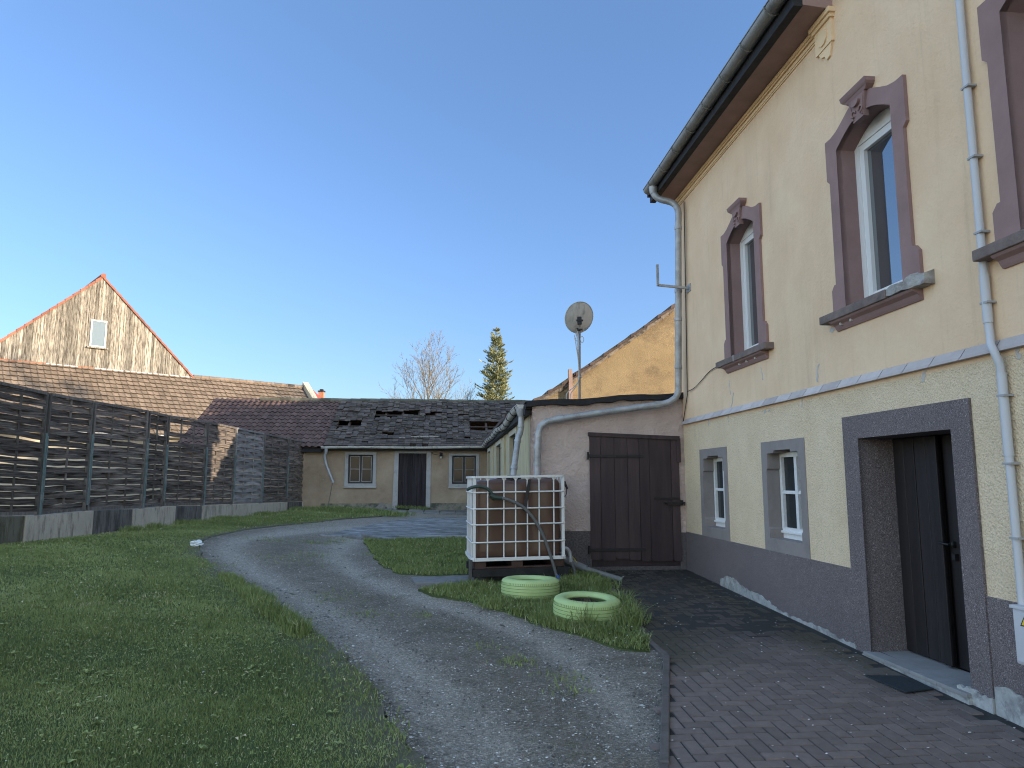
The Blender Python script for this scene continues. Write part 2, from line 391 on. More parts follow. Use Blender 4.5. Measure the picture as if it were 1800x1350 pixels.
# gravel drive that bends from the foreground to the far shed
kerb = g((1175, 1160)) + g((1168, 1350)); kx = (kerb[1][0] - kerb[0][0]) / (kerb[1][1] - kerb[0][1])
kerb_end = (kerb[1][0] + kx * (-3 - kerb[1][1]), -3.0)
kerb_line = g((1035, 1000), (1062, 1020), (1108, 1078), (1143, 1133), (1172, 1158)) + [kerb[1], kerb_end]
drive_left = g((748, 1350), (700, 1290), (650, 1205), (598, 1150), (548, 1105), (515, 1080), (468, 1058), (425, 1036), (398, 1018), (374, 1000), (358, 982), (350, 965), (352, 954), (372, 944), (430, 932), (520, 921), (600, 913), (668, 908))
drive_poly = [(drive_left[0][0] - .6, -3), *drive_left] + g((700, 900), (850, 900), (960, 960), (1030, 1000)) + kerb_line[1:]
rut1 = spline(g((905, 1350), (800, 1240), (690, 1150), (590, 1085), (500, 1035), (430, 995), (400, 965), (440, 945), (540, 932), (640, 926)))
rut2 = spline(g((1120, 1290), (1010, 1165), (880, 1095), (760, 1058), (680, 1030), (620, 1003), (590, 975), (610, 950), (680, 935)))
rut0 = spline(g((800, 1350), (720, 1240), (620, 1150), (520, 1080), (440, 1030)))
def rut(X, Y):
    w_ = .16 + .012 * Y
    v = np.exp(-(seg_dist(X, Y, rut1) / w_) ** 2) + np.exp(-(seg_dist(X, Y, rut2) / w_) ** 2) + .6 * np.exp(-(seg_dist(X, Y, rut0) / .12) ** 2)
    return np.clip(v + .5 * smooth(14, 18, Y), 0, 1)
def weedy(X, Y):      # greener crown between the wheel tracks and along the rims
    mid = [tuple((np.array(a) + np.array(b)) / 2) for a, b in zip(rut1[::4], rut2[::4])]
    return np.clip(.9 * np.exp(-(seg_dist(X, Y, mid) / .45) ** 2) + .9 * np.exp(-(seg_dist(X, Y, drive_left) / .28) ** 2), 0, 1)
nz = lambda X, Y, s: np.sin(X * s + 1.3 * np.sin(Y * s * .7)) * np.sin(Y * s * 1.2 + 1.7 * np.sin(X * s * .8))
MAT['gravel'] = gravel_mat()
drive, _ = grid_sheet('driveway', drive_poly, .085, lambda X, Y: .004 - .028 * rut(X, Y) + .006 * nz(X, Y, 9) + .004 * nz(X, Y, 23), MAT['gravel'], {'rut': rut, 'weedy': weedy})
structure(drive)

# lawn beside the drive, strip of grass by the tyres, square of grass before the drum stand
def soil_under_grass():
    t = NT('turf'); k = t.ramp(t.noise(5, 8, .7), (.3, (.060, .080, .030)), (.7, (.10, .125, .05)))
    k = t.mix(t.ramp(t.noise(1.2, 7, .7), (.58, 0.0), (.75, .6)), k, (.15, .125, .075)); k = t.mix(t.math('MULTIPLY', t.attr('edge'), t.ramp(t.noise(6, 8, .8), (.35, 0.15), (.6, 1.0))), k, (.17, .15, .125))
    t.bump(t.noise(60, 6, .7), .8, .02); return t.out(k, .95, .1)
TURF = soil_under_grass()
lawn_poly = [(drive_left[0][0] + .3, .8), *drive_left] + g((690, 898), (640, 893), (580, 890)) + [(-7.05, 24.6), (-7.65, 15), (-8.2, 9), (-8.6, 4), (-8.8, .8)]
lawn, lawn_out = grid_sheet('lawn', lawn_poly, .22, .014, TURF, edge=(.13, .035), attrs={'edge': lambda X, Y: np.exp(-(seg_dist(X, Y, drive_left) / .33) ** 2) }); structure(lawn)
strip_poly = g((735, 1038), (770, 1050), (840, 1062), (900, 1082), (960, 1102), (1040, 1126), (1085, 1142), (1142, 1148), (1143, 1133), (1108, 1078), (1062, 1018), (1035, 1003), (1010, 1000), (960, 1010), (900, 1022), (830, 1030), (770, 1034))
strip, strip_out = grid_sheet('grass_strip', strip_poly, .12, lambda X, Y: .018 + .010 * nz(X, Y, 5), TURF, edge=(.12, .03)); structure(strip)
plot_poly = g((640, 951), (720, 949), (830, 947), (900, 960), (905, 1005), (830, 1012), (760, 1014), (705, 1011), (672, 995), (652, 973))
plot, plot_out = grid_sheet('grass_plot', plot_poly, .2, .018, TURF, edge=(.2, .05)); structure(plot)

# paving: herringbone block pavers, one sheet of real blocks over a bed
def paving_mat():
    t = NT('block_pavers')
    k = t.ramp(t.noise(14, 8, .7), (.3, (.155, .120, .108)), (.7, (.21, .168, .150)))
    k = t.mix(1.0, k, t.ramp(t.attr(), (0, .86), (1, 1.14)), 'MULTIPLY')
    wet = t.attr('wet'); k = t.mix(t.math('MULTIPLY', wet, .72), k, (.030, .030, .034))
    k = t.mix(t.math('MULTIPLY', t.attr('moss'), .7), k, (.055, .052, .026))
    k = t.mix(t.ramp(t.noise(2.6, 8, .8), (.57, 0.0), (.74, .45)), k, (.25, .22, .215))
    t.bump(t.noise(120, 4, .7), .5, .004); return t.out(k, t.ramp(t.attr('wet'), (.5, .82), (1, .5)), .3)
wall_foot = [YF(0.02, 0.05, 0)[:2], YF(12, .05, 0)[:2]]
pave_poly = kerb_line[:-1] + [kerb_end] + [YF(14.5, .05, 0)[:2], YF(.02, .05, 0)[:2], YF(.02, -1.7, 0)[:2]]
PUD = G(1108, 1036)
def paved_wet(X, Y):      # damp dark stretch towards the outbuilding and the wet spot under the drain pipe
    c = YF(2.0, -1.1, 0); q = ((X - c[0]) / 1.25) ** 2 + ((Y - c[1]) / 2.6) ** 2
    e = np.exp(-(((X - PUD[0]) / .28) ** 2 + ((Y - PUD[1]) / .34) ** 2)) * (1.0 + .5 * nz(X, Y, 14))
    return np.clip((1.25 * np.exp(-q ** 1.5) + .25 * nz(X, Y, 3)) * smooth(4.6, 7.0, Y) + .5 * smooth(6.0, 8.0, Y) + e, 0, 1)
bed, _ = grid_sheet('paving_bed', pave_poly, .14, lambda X, Y: .004 + .0078 * np.clip(paved_wet(X, Y) * 1.1, 0, 1) * smooth(6.2, 7.6, Y), dirty('joint_sand', (.040, .038, .036), .3, 30, bump=.6, bscale=80)); structure(bed)
def paved_moss(X, Y):
    s = (X - CORNER[0]) * ALONG[0] + (Y - CORNER[1]) * ALONG[1]; d = (X - CORNER[0]) * INN[0] + (Y - CORNER[1]) * INN[1]
    m = np.exp(-((d + .22) / .25) ** 2) + np.exp(-(seg_dist(X, Y, kerb_line[:5]) / .5) ** 2)
    return np.clip(m, 0, 1) * smooth(4.8, 7.0, Y)
V, Fc, T, Wt, Ms = [], [], [], [], []
L_, W_ = .20, .10; gap = .0035
def herring():
    for k in range(-40, 190):
        for m in range(-50, 50):
            ox = k + 4 * m; oy = k
            yield (ox, oy, 2, 1)
            yield (ox + 3, oy, 1, 2)
for (ix, iy, lx, ly) in herring():
    d0, s0 = -(ix * W_) + 1.2, iy * W_
    d1, s1 = d0 - lx * W_, s0 + ly * W_
    if s1 < 0.04 or s0 > 10.2 or d1 < -3.2 or d0 > -.02: continue
    cxy = YF((s0 + s1) / 2, (d0 + d1) / 2, 0)
    if not inside(cxy[:2], pave_poly): continue
    a0, a1 = s0 + gap, s1 - gap; b0, b1 = d1 + gap, d0 - gap; ch = .005
    dz = random.gauss(0, .0012); n = len(V)
    tx, ty = random.gauss(0, .006), random.gauss(0, .006)
    for (e, h) in ((0, -.004), (ch, .012)):
        for (s, d) in ((a0 + e, b0 + e), (a1 - e, b0 + e), (a1 - e, b1 - e), (a0 + e, b1 - e)):
            p = YF(s, d, 0); V.append((p[0], p[1], float(zg(p[0], p[1])) + h + dz + tx * (s - s0) + ty * (d - d0)))
    tt = random.random(); 
    for q in ((4, 5, 6, 7), (0, 1, 5, 4), (1, 2, 6, 5), (2, 3, 7, 6), (3, 0, 4, 7)):
        Fc.append([n + i for i in q]); T.append(tt)
V = np.array(V); Fc = np.array(Fc)
me = np_mesh('paving', V, Fc, paving_mat(), np.array(T))
for k_, fn in (('wet', paved_wet), ('moss', paved_moss)):
    a = me.attributes.new(k_, 'FLOAT', 'POINT'); a.data.foreach_set('value', fn(V[:, 0], V[:, 1]).astype(np.float32))
bm = bmesh.new(); bm.from_mesh(me); bmesh.ops.recalc_face_normals(bm, faces=bm.faces)
for f in bm.faces:
    if f.normal.z < -.2: f.normal_flip()
bm.to_mesh(me); bm.free()
o = bpy.data.objects.new('paving', me); col.objects.link(o); structure(o)

# kerb edging strip
m = MB(); kp = kerb_line[1:]
for i in range(len(kp) - 1):
    (x1, y1), (x2, y2) = kp[i], kp[i + 1]; n = max(1, round(math.dist(kp[i], kp[i + 1]) / 1.0))
    for k in range(n):
        t0, t1 = k / n + .003, (k + 1) / n - .003
        a = (x1 + (x2 - x1) * t0, y1 + (y2 - y1) * t0); b = (x1 + (x2 - x1) * t1, y1 + (y2 - y1) * t1)
        za, zb = float(zg(*a)), float(zg(*b)); m.bar((*a, za - .04), (*b, zb - .04), .055, .15, tint=random.random())
o = obj('kerb', m, dirty('kerb_concrete', (.125, .108, .10), .2, 8, (.06, .058, .045), 4, (.5, .7), bump=.5, bscale=50, tintvar=.15), bevel=.008); structure(o)

# concrete slabs in front of the shed and the pale broken concrete apron
slabm = dirty('concrete_slabs', (.19, .185, .18), .2, 5, (.085, .085, .075), 3, (.5, .7), bump=.6, bscale=40, tintvar=.3)
m = MB(); 
for r_ in range(3):
    for c_ in range(14):
        s0, d0 = -13.35 + r_ * .52, -6.6 + c_ * .52
        if random.random() < .06: continue
        if d0 < -6.3 + r_ * .25: continue
        q = [YF(s0 + .012, d0 + .012, 0), YF(s0 + .5, d0 + .012, 0), YF(s0 + .5, d0 + .5, 0), YF(s0 + .012, d0 + .5, 0)]
        z = [float(zg(x, y)) + random.gauss(.022, .004) for x, y, _ in q]
        m.hexa([(x, y, zz - .06) for (x, y, _), zz in zip(q, z)] + [(x, y, zz) for (x, y, _), zz in zip(q, z)], random.random())
o = obj('slab_path', m, slabm, bevel=.006); structure(o)
apron_poly = g((560, 942), (600, 934), (650, 922), (720, 912), (850, 908), (900, 925), (880, 948), (780, 949), (700, 950), (640, 948), (610, 944))
def apron_mat():
    t = NT('worn_concrete'); v = t.vec((1, 2.6, 1))
    k = t.ramp(t.noise(1.5, 9, .75, v), (.3, (.10, .10, .10)), (.5, (.24, .24, .245)), (.68, (.46, .46, .47)))
    k = t.mix(t.ramp(t.noise(2.2, 8, .8, v), (.50, 0.0), (.60, .85)), k, (.075, .078, .055)); t.bump(t.noise(18, 8, .75), .9, .03); return t.out(k, .9, .2)
apron, _ = grid_sheet('concrete_apron', apron_poly, .25, lambda X, Y: .016 + .012 * nz(X, Y, 6) + .006 * nz(X, Y, 17), apron_mat(), edge=(.25, .12)); structure(apron)
m = MB(); q = g((722, 1018), (730, 1029), (835, 1031), (835, 1013)); z = max(float(zg(*p)) for p in q) + .01
m.hexa([(*p, z - .08) for p in q] + [(*p, z + .015) for p in q]); o = obj('slab', m, slabm, bevel=.008); structure(o)
m = MB(); a, b = G(638, 946), G(668, 952); m.bar((*a, float(zg(*a)) + .04), (*b, float(zg(*b)) + .04), .09, .09); 
o = obj('kerb_stone', m, slabm, bevel=.01, loc=(a[0], a[1], float(zg(*a))))
tag(o, 'short pale kerb stone lying at the corner of the small grass plot', 'kerb stone')
# ================================================================== YELLOW HOUSE
house = thing('yellow_house', 'tall yellow rendered house with mauve stone window surrounds and dark plank door', 'house', YF(0, 0, .2))
mp = lambda s, d, z: (s, d, z)
def arch(c, hw, z0, zs, zc, n=10):       # opening outline, counter-clockwise
    L = [(c - hw, z0), (c + hw, z0), (c + hw, zs)]
    for k in range(1, n):
        t = k / n; L.append((c + hw - 2 * hw * t, zs + (zc - zs) * math.sin(math.pi * t)))
    return L + [(c - hw, zs)]
WIN = [2.59, 5.35, 7.42]; ZS, ZB, ZC = 4.74, 3.17, 4.90
SMALL = [(1.30, .40), (3.42, .40)]
holes_up = [arch(c, .46, ZB - .03, ZS, ZC + .03) for c in WIN]
TOPZ = 6.22
m = MB(YF)
m.poly([(.06, 2.415), (14, 2.415), (14, 8.4), (4.97, 8.4), (4.97, TOPZ), (.06, TOPZ)], holes_up, lambda a, b: (a, 0, b))
# gable end, back, far end, ridge wall
m.add([(.06, 0, 0), (.06, 6.5, 0), (.06, 6.5, 6.3), (.06, 3.2, 9.2), (.06, 0, 6.3)], [(0, 1, 2, 3, 4)])
m.add([(.06, 6.5, 0), (14, 6.5, 0), (14, 6.5, 6.3), (.06, 6.5, 6.3)], [(0, 1, 2, 3)])
m.add([(14, 0, 0), (14, 6.5, 0), (14, 6.5, 6.3), (14, 3.2, 9.2), (14, 0, 6.3)], [(0, 1, 2, 3, 4)])
m.add([(4.97, 0, 6.2), (4.97, 3.0, 8.4), (4.97, 0, 8.4)], [(0, 1, 2)])
obj('wall', m, MAT['stucco'], house)
holes_lo = [[(c - h - .12, .76), (c + h + .12, .76), (c + h + .12, 2.03), (c - h - .12, 2.03)] for c, h in SMALL] + [[(4.72, .0), (6.38, .0), (6.38, 2.17), (4.72, 2.17)]]
m = MB(YF); m.poly([(.06, .78), (4.72, .78), (4.72, 2.17), (6.38, 2.17), (6.38, .78), (14, .78), (14, 2.415), (.06, 2.415)], holes_lo[:2], lambda a, b: (a, .0, b))
obj('lower_wall', m, MAT['roughcast'], house)
# plinth stands 12 mm proud
m = MB(YF); m.box((.055, -.012, -.3), (4.72, .2, .785)); m.box((6.384, -.012, -.3), (14, .2, .80)); obj('plinth', m, MAT['plinth'], house, bevel=.004)
# pale mortar smeared along the foot of the wall
def mortar(s0, s1, hfun, n):
    top = []; ss = [s0 + (s1 - s0) * k / n for k in range(n + 1)]
    P = [(s, float(zg(*YF(s, 0, 0)[:2])) - .03) for s in ss] + [(s, float(zg(*YF(s, 0, 0)[:2])) + max(.012, hfun(s) + random.uniform(-.014, .014))) for s in ss[::-1]]
    return P
m = MB(YF)
m.prism(mortar(1.45, 4.72, lambda s: .13 * math.exp(-((s - 1.85) / .35) ** 2) + .07 * math.exp(-((s - 2.5) / .45) ** 2) + .035 + .025 * max(0, math.sin(s * 5)), 90), [], lambda a, d, b: (a, d, b), -.020, -.010, back=False)
m.prism(mortar(6.40, 8.2, lambda s: .16 + .05 * math.sin(s * 7), 40), [], lambda a, d, b: (a, d, b), -.022, -.010, back=False)
m.prism(mortar(6.05, 6.39, lambda s: .10, 14), [], lambda a, d, b: (a, d, b), -.036, -.010, back=False)
obj('mortar_patch', m, MAT['mortar'], house)
# string course of grey tiles
m = MB(YF); s = .08
while s < 13.5:
    L = .33; m.hexa([(s + .004, -.05, 2.452), (s + L - .004, -.05, 2.452), (s + L - .004, .02, 2.452), (s + .004, .02, 2.452), (s + .03, -.045, 2.474), (s + L + .022, -.045, 2.474), (s + L + .022, -.001, 2.535), (s + .03, -.001, 2.535)], random.random()); s += L
obj('string_course', m, MAT['band'], house)
# small stains and filled cracks
m = MB(YF)
def crack(pts, w_):
    m.cut()
    L = [(a + random.uniform(-.008, .008) - w_, b) for a, b in pts]; Rr = [(a + random.uniform(-.008, .008) + w_, b) for a, b in pts[::-1]]
    m.prism(L + Rr, [], lambda a, d, b: (a, d, b), -.003, .002, back=False)
for (px, py), (qx, qy), w_ in (((1439, 640), (1436, 672), .014), ((1290, 690), (1285, 718), .012), ((1282, 668), (1284, 694), .010), ((1625, 652), (1622, 672), .02), ((1787, 608), (1790, 632), .016), ((1410, 694), (1410, 716), .012), ((1280, 725), (1280, 742), .012), ((1245, 735), (1246, 748), .012), ((1338, 645), (1341, 668), .01)):
    a, b = along_wall(px, py, 0), along_wall(qx, qy, 0); k = 6
    crack([(a[0] + (b[0] - a[0]) * i / k + random.uniform(-.012, .012), a[1] + (b[1] - a[1]) * i / k) for i in range(k + 1)], w_)
for px, py, r_ in ((1463, 580, .05), (1572, 540, .07), (1345, 724, .045), (1316, 642, .03), (1560, 535, .05), (1352, 722, .03)):
    m.cut(); a, b = along_wall(px, py, 0); m.prism([(a + r_ * random.uniform(.5, 1.2) * math.cos(t), b + .6 * r_ * random.uniform(.5, 1.2) * math.sin(t)) for t in np.linspace(0, 2 * math.pi, 14)[:-1]], [], lambda a, d, b: (a, d, b), -.003, .002, back=False)
each('repair_patch', m, MAT['patch'], house)
# cornice mouldings, mauve soffit, console at its end
m = MB(YF)
for z0, z1, d in ((6.035, 6.05, -.014), (6.12, 6.145, -.02), (6.145, 6.185, -.035)): m.box((.05, d, z0), (4.95, .02, z1))
m.box((.05, -.012, 6.065), (4.95, .02, 6.10)); obj('cornice', m, MAT['cornice'], house)
m = MB(YF); m.prism([(4.66, 5.86), (4.97, 5.86), (4.97, 6.10), (4.66, 6.10)], [], mp, -.03, .02)
m.box((4.64, -.05, 6.10), (4.99, .02, 6.14)); m.box((4.62, -.07, 6.14), (5.01, .02, 6.19))
m.prism([(4.70, 5.86), (4.74, 5.80), (4.80, 5.79), (4.84, 5.73), (4.90, 5.74), (4.93, 5.82), (4.95, 5.86)], [], mp, -.02, .02)
m.prism([(4.815 + .085 * math.cos(t), 5.98 + .085 * math.sin(t)) for t in np.linspace(0, 2 * math.pi, 25)[:-1]], [], mp, -.045, -.025)
obj('console', m, MAT['cornice'], house)
m = MB(YF); m.hexa([(-.02, -.305, 6.215), (4.97, -.305, 6.215), (4.97, .05, 6.185), (-.02, .05, 6.185), (-.02, -.305, 6.34), (4.97, -.305, 6.34), (4.97, .05, 6.34), (-.02, .05, 6.34)]); obj('soffit', m, MAT['mauve_soffit'], house)
# roof: eaves slab, slope, ridge
m = MB(YF)
def roof_slab(s0, s1):
    m.hexa([(s0, -.42, 6.33), (s1, -.42, 6.33), (s1, 3.2, 9.18), (s0, 3.2, 9.18), (s0, -.46, 6.43), (s1, -.46, 6.43), (s1, 3.2, 9.32), (s0, 3.2, 9.32)])
roof_slab(-.12, 4.97)
m.hexa([(-.12, 3.2, 9.18), (14, 3.2, 9.18), (14, 6.9, 6.1), (-.12, 6.9, 6.1), (-.12, 3.2, 9.32), (14, 3.2, 9.32), (14, 6.9, 6.2), (-.12, 6.9, 6.2)])
m.hexa([(4.97, -.2, 8.4), (14, -.2, 8.4), (14, 3.2, 9.2), (4.97, 3.2, 9.2), (4.97, -.2, 8.5), (14, -.2, 8.5), (14, 3.2, 9.33), (4.97, 3.2, 9.33)])
obj('roof', m, MAT['tiledark'], house)
m = MB(YF); m.box((-.1, -.40, 6.20), (4.97, -.307, 6.36)); m.box((-.12, -.44, 6.30), (-.06, .1, 6.42)); obj('eaves_strip', m, MAT['bitumen'], house)  # black box closes the eaves gap, its colour standing in for shadow
# half-round gutter with brackets
def gutter(p0, p1, r_, drop=0, open_=True, n=10, seams=0, sl=.012, mbk=None):
    p0, p1 = Vector(p0), Vector(p1); d = (p1 - p0).normalized(); side = d.cross(Vector((0, 0, 1))).normalized(); m = MB()
    out = []
    for rr in (r_, r_ - .006):
        for p in (p0, p1):
            for j in range(n + 1):
                t = math.pi * j / n; out.append(p + side * math.cos(t) * rr - Vector((0, 0, 1)) * math.sin(t) * rr)
    k = n + 1; fs = []
    for a, b in ((0, 1), (2, 3)): fs += [(a * k + j, a * k + j + 1, b * k + j + 1, b * k + j) for j in range(n)]
    m.add(out, fs, .5, True)
    m.add([out[0], out[k], out[3 * k], out[2 * k]], [(0, 1, 2, 3)]); m.add([out[n], out[k + n], out[3 * k + n], out[2 * k + n]], [(0, 1, 2, 3)])
    for p in (p0, p1): m.add([p + side * math.cos(math.pi * j / n) * r_ - Vector((0, 0, 1)) * math.sin(math.pi * j / n) * r_ for j in range(n + 1)], [tuple(range(n + 1))])
    for sd_ in (1, -1): m.tube([p0 + side * r_ * sd_, p1 + side * r_ * sd_], .009, 6)
    b = MB(); L = (p1 - p0).length; q = sl
    if seams:
        for i in range(seams):
            c = p0 + d * (L * (i + .5) / seams)
            b.cut()
            for rr in (r_ + .004,):
                P = [c + side * math.cos(math.pi * j / n) * rr - Vector((0, 0, 1)) * math.sin(math.pi * j / n) * rr for j in range(n + 1)]
                for j in range(n): b.bar(P[j], P[j + 1], q, .008, up=d)
    return m, b
mg, mb_ = gutter(YF(.02, -.46, 6.375), YF(4.97, -.46, 6.40), .085, seams=8, sl=.022)
gt = obj('gutter', mg, MAT['greyzinc'], house); each('bracket', mb_, MAT['greyzinc'], gt)
# arched windows
def arched_window(c, broken=False):
    m = MB(YF); g_ = .615
    out = [(c - .645, ZB), (c - .425, ZB)]
    outer = [(c - .645, ZB), (c + .645, ZB), (c + .645, 3.40), (c + .60, 3.45), (c + .57, 3.45), (c + .57, 4.46), (c + .615, 4.50), (c + .615, 4.90)]
    for k in range(1, 12):
        t = k / 12; x = c + .615 - 1.23 * t; u = abs(2 * t - 1)
        outer.append((x, 4.90 + .17 * (1 - smooth(.05, .85, u))))
    outer += [(c - .615, 4.90), (c - .615, 4.50), (c - .57, 4.46), (c - .57, 3.45), (c - .60, 3.45), (c - .645, 3.40)]
    inner = arch(c, .425, ZB + .001, ZS, ZC)
    # drop to an open-bottomed arch: surround is a ring with the sill closing it
    ring = outer[1:] + [outer[0]] + [(c - .425, ZB)] + [inner[-1]] + inner[-2:2:-1] + [inner[2], (c + .425, ZB)]
    sur = MB(YF); sur.prism(ring, [], mp, -.032, .02, back=False)
    iv = [(c + .425, ZB), inner[2]] + inner[3:-1] + [inner[-1], (c - .425, ZB)]
    for d0, d1 in ((-.032, .20),): sur.add([(a, d0, b) for a, b in iv] + [(a, d1, b) for a, b in iv], [(i, i + 1, len(iv) + i + 1, len(iv) + i) for i in range(len(iv) - 1)])
    su = obj('window_surround', sur, MAT['mauve'], house)
    # chamfer strips on the jambs
    ch = MB(YF)
    for sg in (-1, 1):
        x0 = c + sg * .425; x1 = c + sg * .462
        ch.hexa([(x0 - sg * .000, -.034, 3.52), (x1, -.0355, 3.52), (x1, -.036, 3.52), (x0, .03, 3.52), (x0, -.034, 4.42), (x1, -.0355, 4.42), (x1, -.036, 4.42), (x0, .03, 4.42)])
    ky = MB(YF)
    for hw0, hw1, z0, z1, d in ((.15, .19, 5.045, 5.075, -.075), (.19, .205, 5.075, 5.095, -.09), (.205, .205, 5.095, 5.13, -.10)):
        ky.hexa([(c - hw0, d + .012, z0), (c + hw0, d + .012, z0), (c + hw0, 0, z0), (c - hw0, 0, z0), (c - hw1, d, z1), (c + hw1, d, z1), (c + hw1, 0, z1), (c - hw1, 0, z1)])
    ky.hexa([(c - .08, -.05, 4.83), (c + .08, -.05, 4.83), (c + .08, 0, 4.83), (c - .08, 0, 4.83), (c - .125, -.062, 5.045), (c + .125, -.062, 5.045), (c + .125, 0, 5.045), (c - .125, 0, 5.045)])
    ky.prism([(c + .06 * math.cos(t), 5.0 + .045 * math.sin(t)) for t in np.linspace(math.pi, 2 * math.pi, 9)] , [], mp, -.085, -.04)
    for sg in (-1, 1):                                          # carved volutes
        ky.tube([(c + sg * (.055 - .03 * math.cos(t)) , -.062, 4.905 + .028 * math.sin(t)) for t in np.linspace(0, 5, 10)], .009, 6)
        ky.bar((c + sg * .105, -.06, 5.03), (c + sg * .07, -.055, 4.85), .012, .016, up=(0, 0, 1))
    obj('keystone', ky, MAT['mauve'], su); 
    # sill with moulding beneath
    sl = MB(YF)
    sl.box((c - .765, -.115, 3.09), (c + (.30 if broken else .765), .22, 3.168))
    s_ = obj('sill', sl, MAT['sillstone'], su, bevel=.006)
    if broken:
        b = MB(YF); k = 9; xs = [c + .30 + (.765 - .30) * i / k for i in range(k + 1)]
        fr = [(-.115 + random.uniform(-.006, .035), 3.09 + random.uniform(-.004, .02)) for _ in xs]; tp = [3.168 + random.uniform(-.03, .022) for _ in xs]
        tp = [t + .03 * (i > 4) for i, t in enumerate(tp)]
        P = []
        for x, (d, z), t in zip(xs, fr, tp): P += [(x, d, z), (x, d + random.uniform(0, .02), t), (x, .0, t + .03), (x, .0, 3.09)]
        b.add(P, [(4 * i + j, 4 * i + (j + 1) % 4, 4 * i + 4 + (j + 1) % 4, 4 * i + 4 + j) for i in range(k) for j in range(4)] + [(0, 1, 2, 3), (4 * k + 3, 4 * k + 2, 4 * k + 1, 4 * k)])
        x = obj('broken_sill_end', b, MAT['brokenstone'], su); x['label'] = 'crumbling pale repaired end of the sill'
    ml = MB(YF)
    ml.prism([(-.10, 3.088), (.02, 3.088), (.02, 3.0), (-.015, 3.0), (-.03, 3.02), (-.045, 3.05), (-.085, 3.07)], [], lambda a, d, b: (d, a, b), c - .62, c + .62)
    obj('sill_moulding', ml, MAT['mauve'], su)
    jt = MB(YF)
    for dx in ((-.5, -.33) if broken else (-.12, .1, .35)): jt.cut(); jt.box((c + dx, -.062, 3.035), (c + dx + .02, -.0, 3.085))
    if not broken: jt.cut(); jt.box((c - .16, -.117, 3.088), (c - .145, -.05, 3.17))
    each('joint', jt, MAT['patch'], su)
    # white frame: outer frame with segmental head, sash, pane
    wf = arch(c, .43, ZB + .005, ZS + .005, ZC + .005); d = .155
    f = MB(YF); f.prism(wf, [[(c - .365, 3.235), (c + .365, 3.235), (c + .365, 4.755), (c - .365, 4.755)]], mp, d, d + .07, back=False)
    fr_ = obj('window_frame', f, MAT['pvc'], su, bevel=.006)
    f = MB(YF); f.prism([(c - .363, 3.237), (c + .363, 3.237), (c + .363, 4.753), (c - .363, 4.753)], [[(c - .295, 3.305), (c + .295, 3.305), (c + .295, 4.685), (c - .295, 4.685)]], mp, d + .012, d + .075, back=False)
    obj('sash', f, MAT['pvc'], fr_, bevel=.006)
    f = MB(YF); f.box((c - .296, d + .048, 3.304), (c + .296, d + .06, 4.686)); obj('pane', f, MAT['glass'], fr_)
    # blind inside the room: slats read as faint lines behind the glass
    return su
su1 = arched_window(WIN[0]); su2 = arched_window(WIN[1], True); su3 = arched_window(WIN[2])
su2['label'] = 'mauve arched window surround with a crumbling pale end to its sill'
# ground-floor windows
def small_window(c, h):
    zo0, zo1 = .765, 2.032; zi0, zi1 = .925, 1.895
    m = MB(YF)
    inn_ = [(c - h + .02, zi0), (c + h - .02, zi0), (c + h - .02, 1.03), (c + h, 1.05), (c + h, 1.70), (c + h - .03, 1.72), (c + h - .03, zi1), (c + .21, zi1), (c + .20, zi1 + .03), (c - .20, zi1 + .03), (c - .21, zi1), (c - h + .03, zi1), (c - h + .03, 1.72), (c - h, 1.70), (c - h, 1.05), (c - h + .02, 1.03)]
    m.prism([(c - h - .125, zo0), (c + h + .125, zo0), (c + h + .125, zo1), (c - h - .125, zo1)], [inn_], mp, -.008, .03, back=False, hole_d=.19)
    su = obj('window_surround', m, MAT['greystone'], house)
    m = MB(YF); m.box((c - h + .015, -.006, .86), (c + h - .015, .2, .928)); obj('sill', m, MAT['greystone'], su, bevel=.006)
    d = .145; f = MB(YF)
    x0, x1 = c - h + .01, c + h - .01
    f.prism([(x0, 1.0), (x1, 1.0), (x1, 1.90), (x0, 1.90)], [[(x0 + .055, 1.05), (c - .03, 1.05), (c - .03, 1.85), (x0 + .055, 1.85)], [(c + .03, 1.05), (x1 - .055, 1.05), (x1 - .055, 1.85), (c + .03, 1.85)]], mp, d, d + .06, back=False)
    for a, b in ((x0 + .05, c - .028), (c + .028, x1 - .05)): f.box((a, d + .008, 1.43), (b, d + .05, 1.468))
    f.box((x0, d - .02, .985), (x1, d + .05, 1.012)); f.box((x0 + .01, d + .005, .925), (x1 - .01, d + .06, .985))
    fr_ = obj('window_frame', f, MAT['whitewood'], su, bevel=.005)
    for a, b in ((x0 + .05, c - .028), (c + .028, x1 - .05)):
        f = MB(YF); f.box((a, d + .035, 1.045), (b, d + .043, 1.855)); obj('pane', f, MAT['oldglass'], fr_)
for c, h in SMALL: small_window(c, h)
# doorway
m = MB(YF)
ring = [(4.72, -.3), (4.965, -.3), (4.965, 1.965), (6.18, 1.965), (6.18, -.3), (6.384, -.3), (6.384, 2.175), (4.72, 2.175)]
m.prism(ring, [], mp, -.022, .03, back=False)
rv = [(4.965, -.3), (4.965, 1.965), (6.18, 1.965), (6.18, -.3)]
m.add([(a, -.022, b) for a, b in rv] + [(a, .42, b) for a, b in rv], [(0, 1, 5, 4), (1, 2, 6, 5), (2, 3, 7, 6)])
ds = obj('door_surround', m, MAT['plinth'], house)
d = .30; zt = .105
door = MB(YF); n = 4; x0, x1 = 4.97, 5.56
for (a, b, nb, off) in ((4.968, 5.555, 4, 0), (5.585, 6.176, 4, .03)):
    wb = (b - a) / nb
    for k in range(nb): door.box((a + k * wb + .0025, d + off + random.uniform(0, .006), zt + .015), (a + (k + 1) * wb - .0025, d + off + .045, 1.96), random.random())
dl = obj('door', door, MAT['doorwood'], ds, bevel=.004)
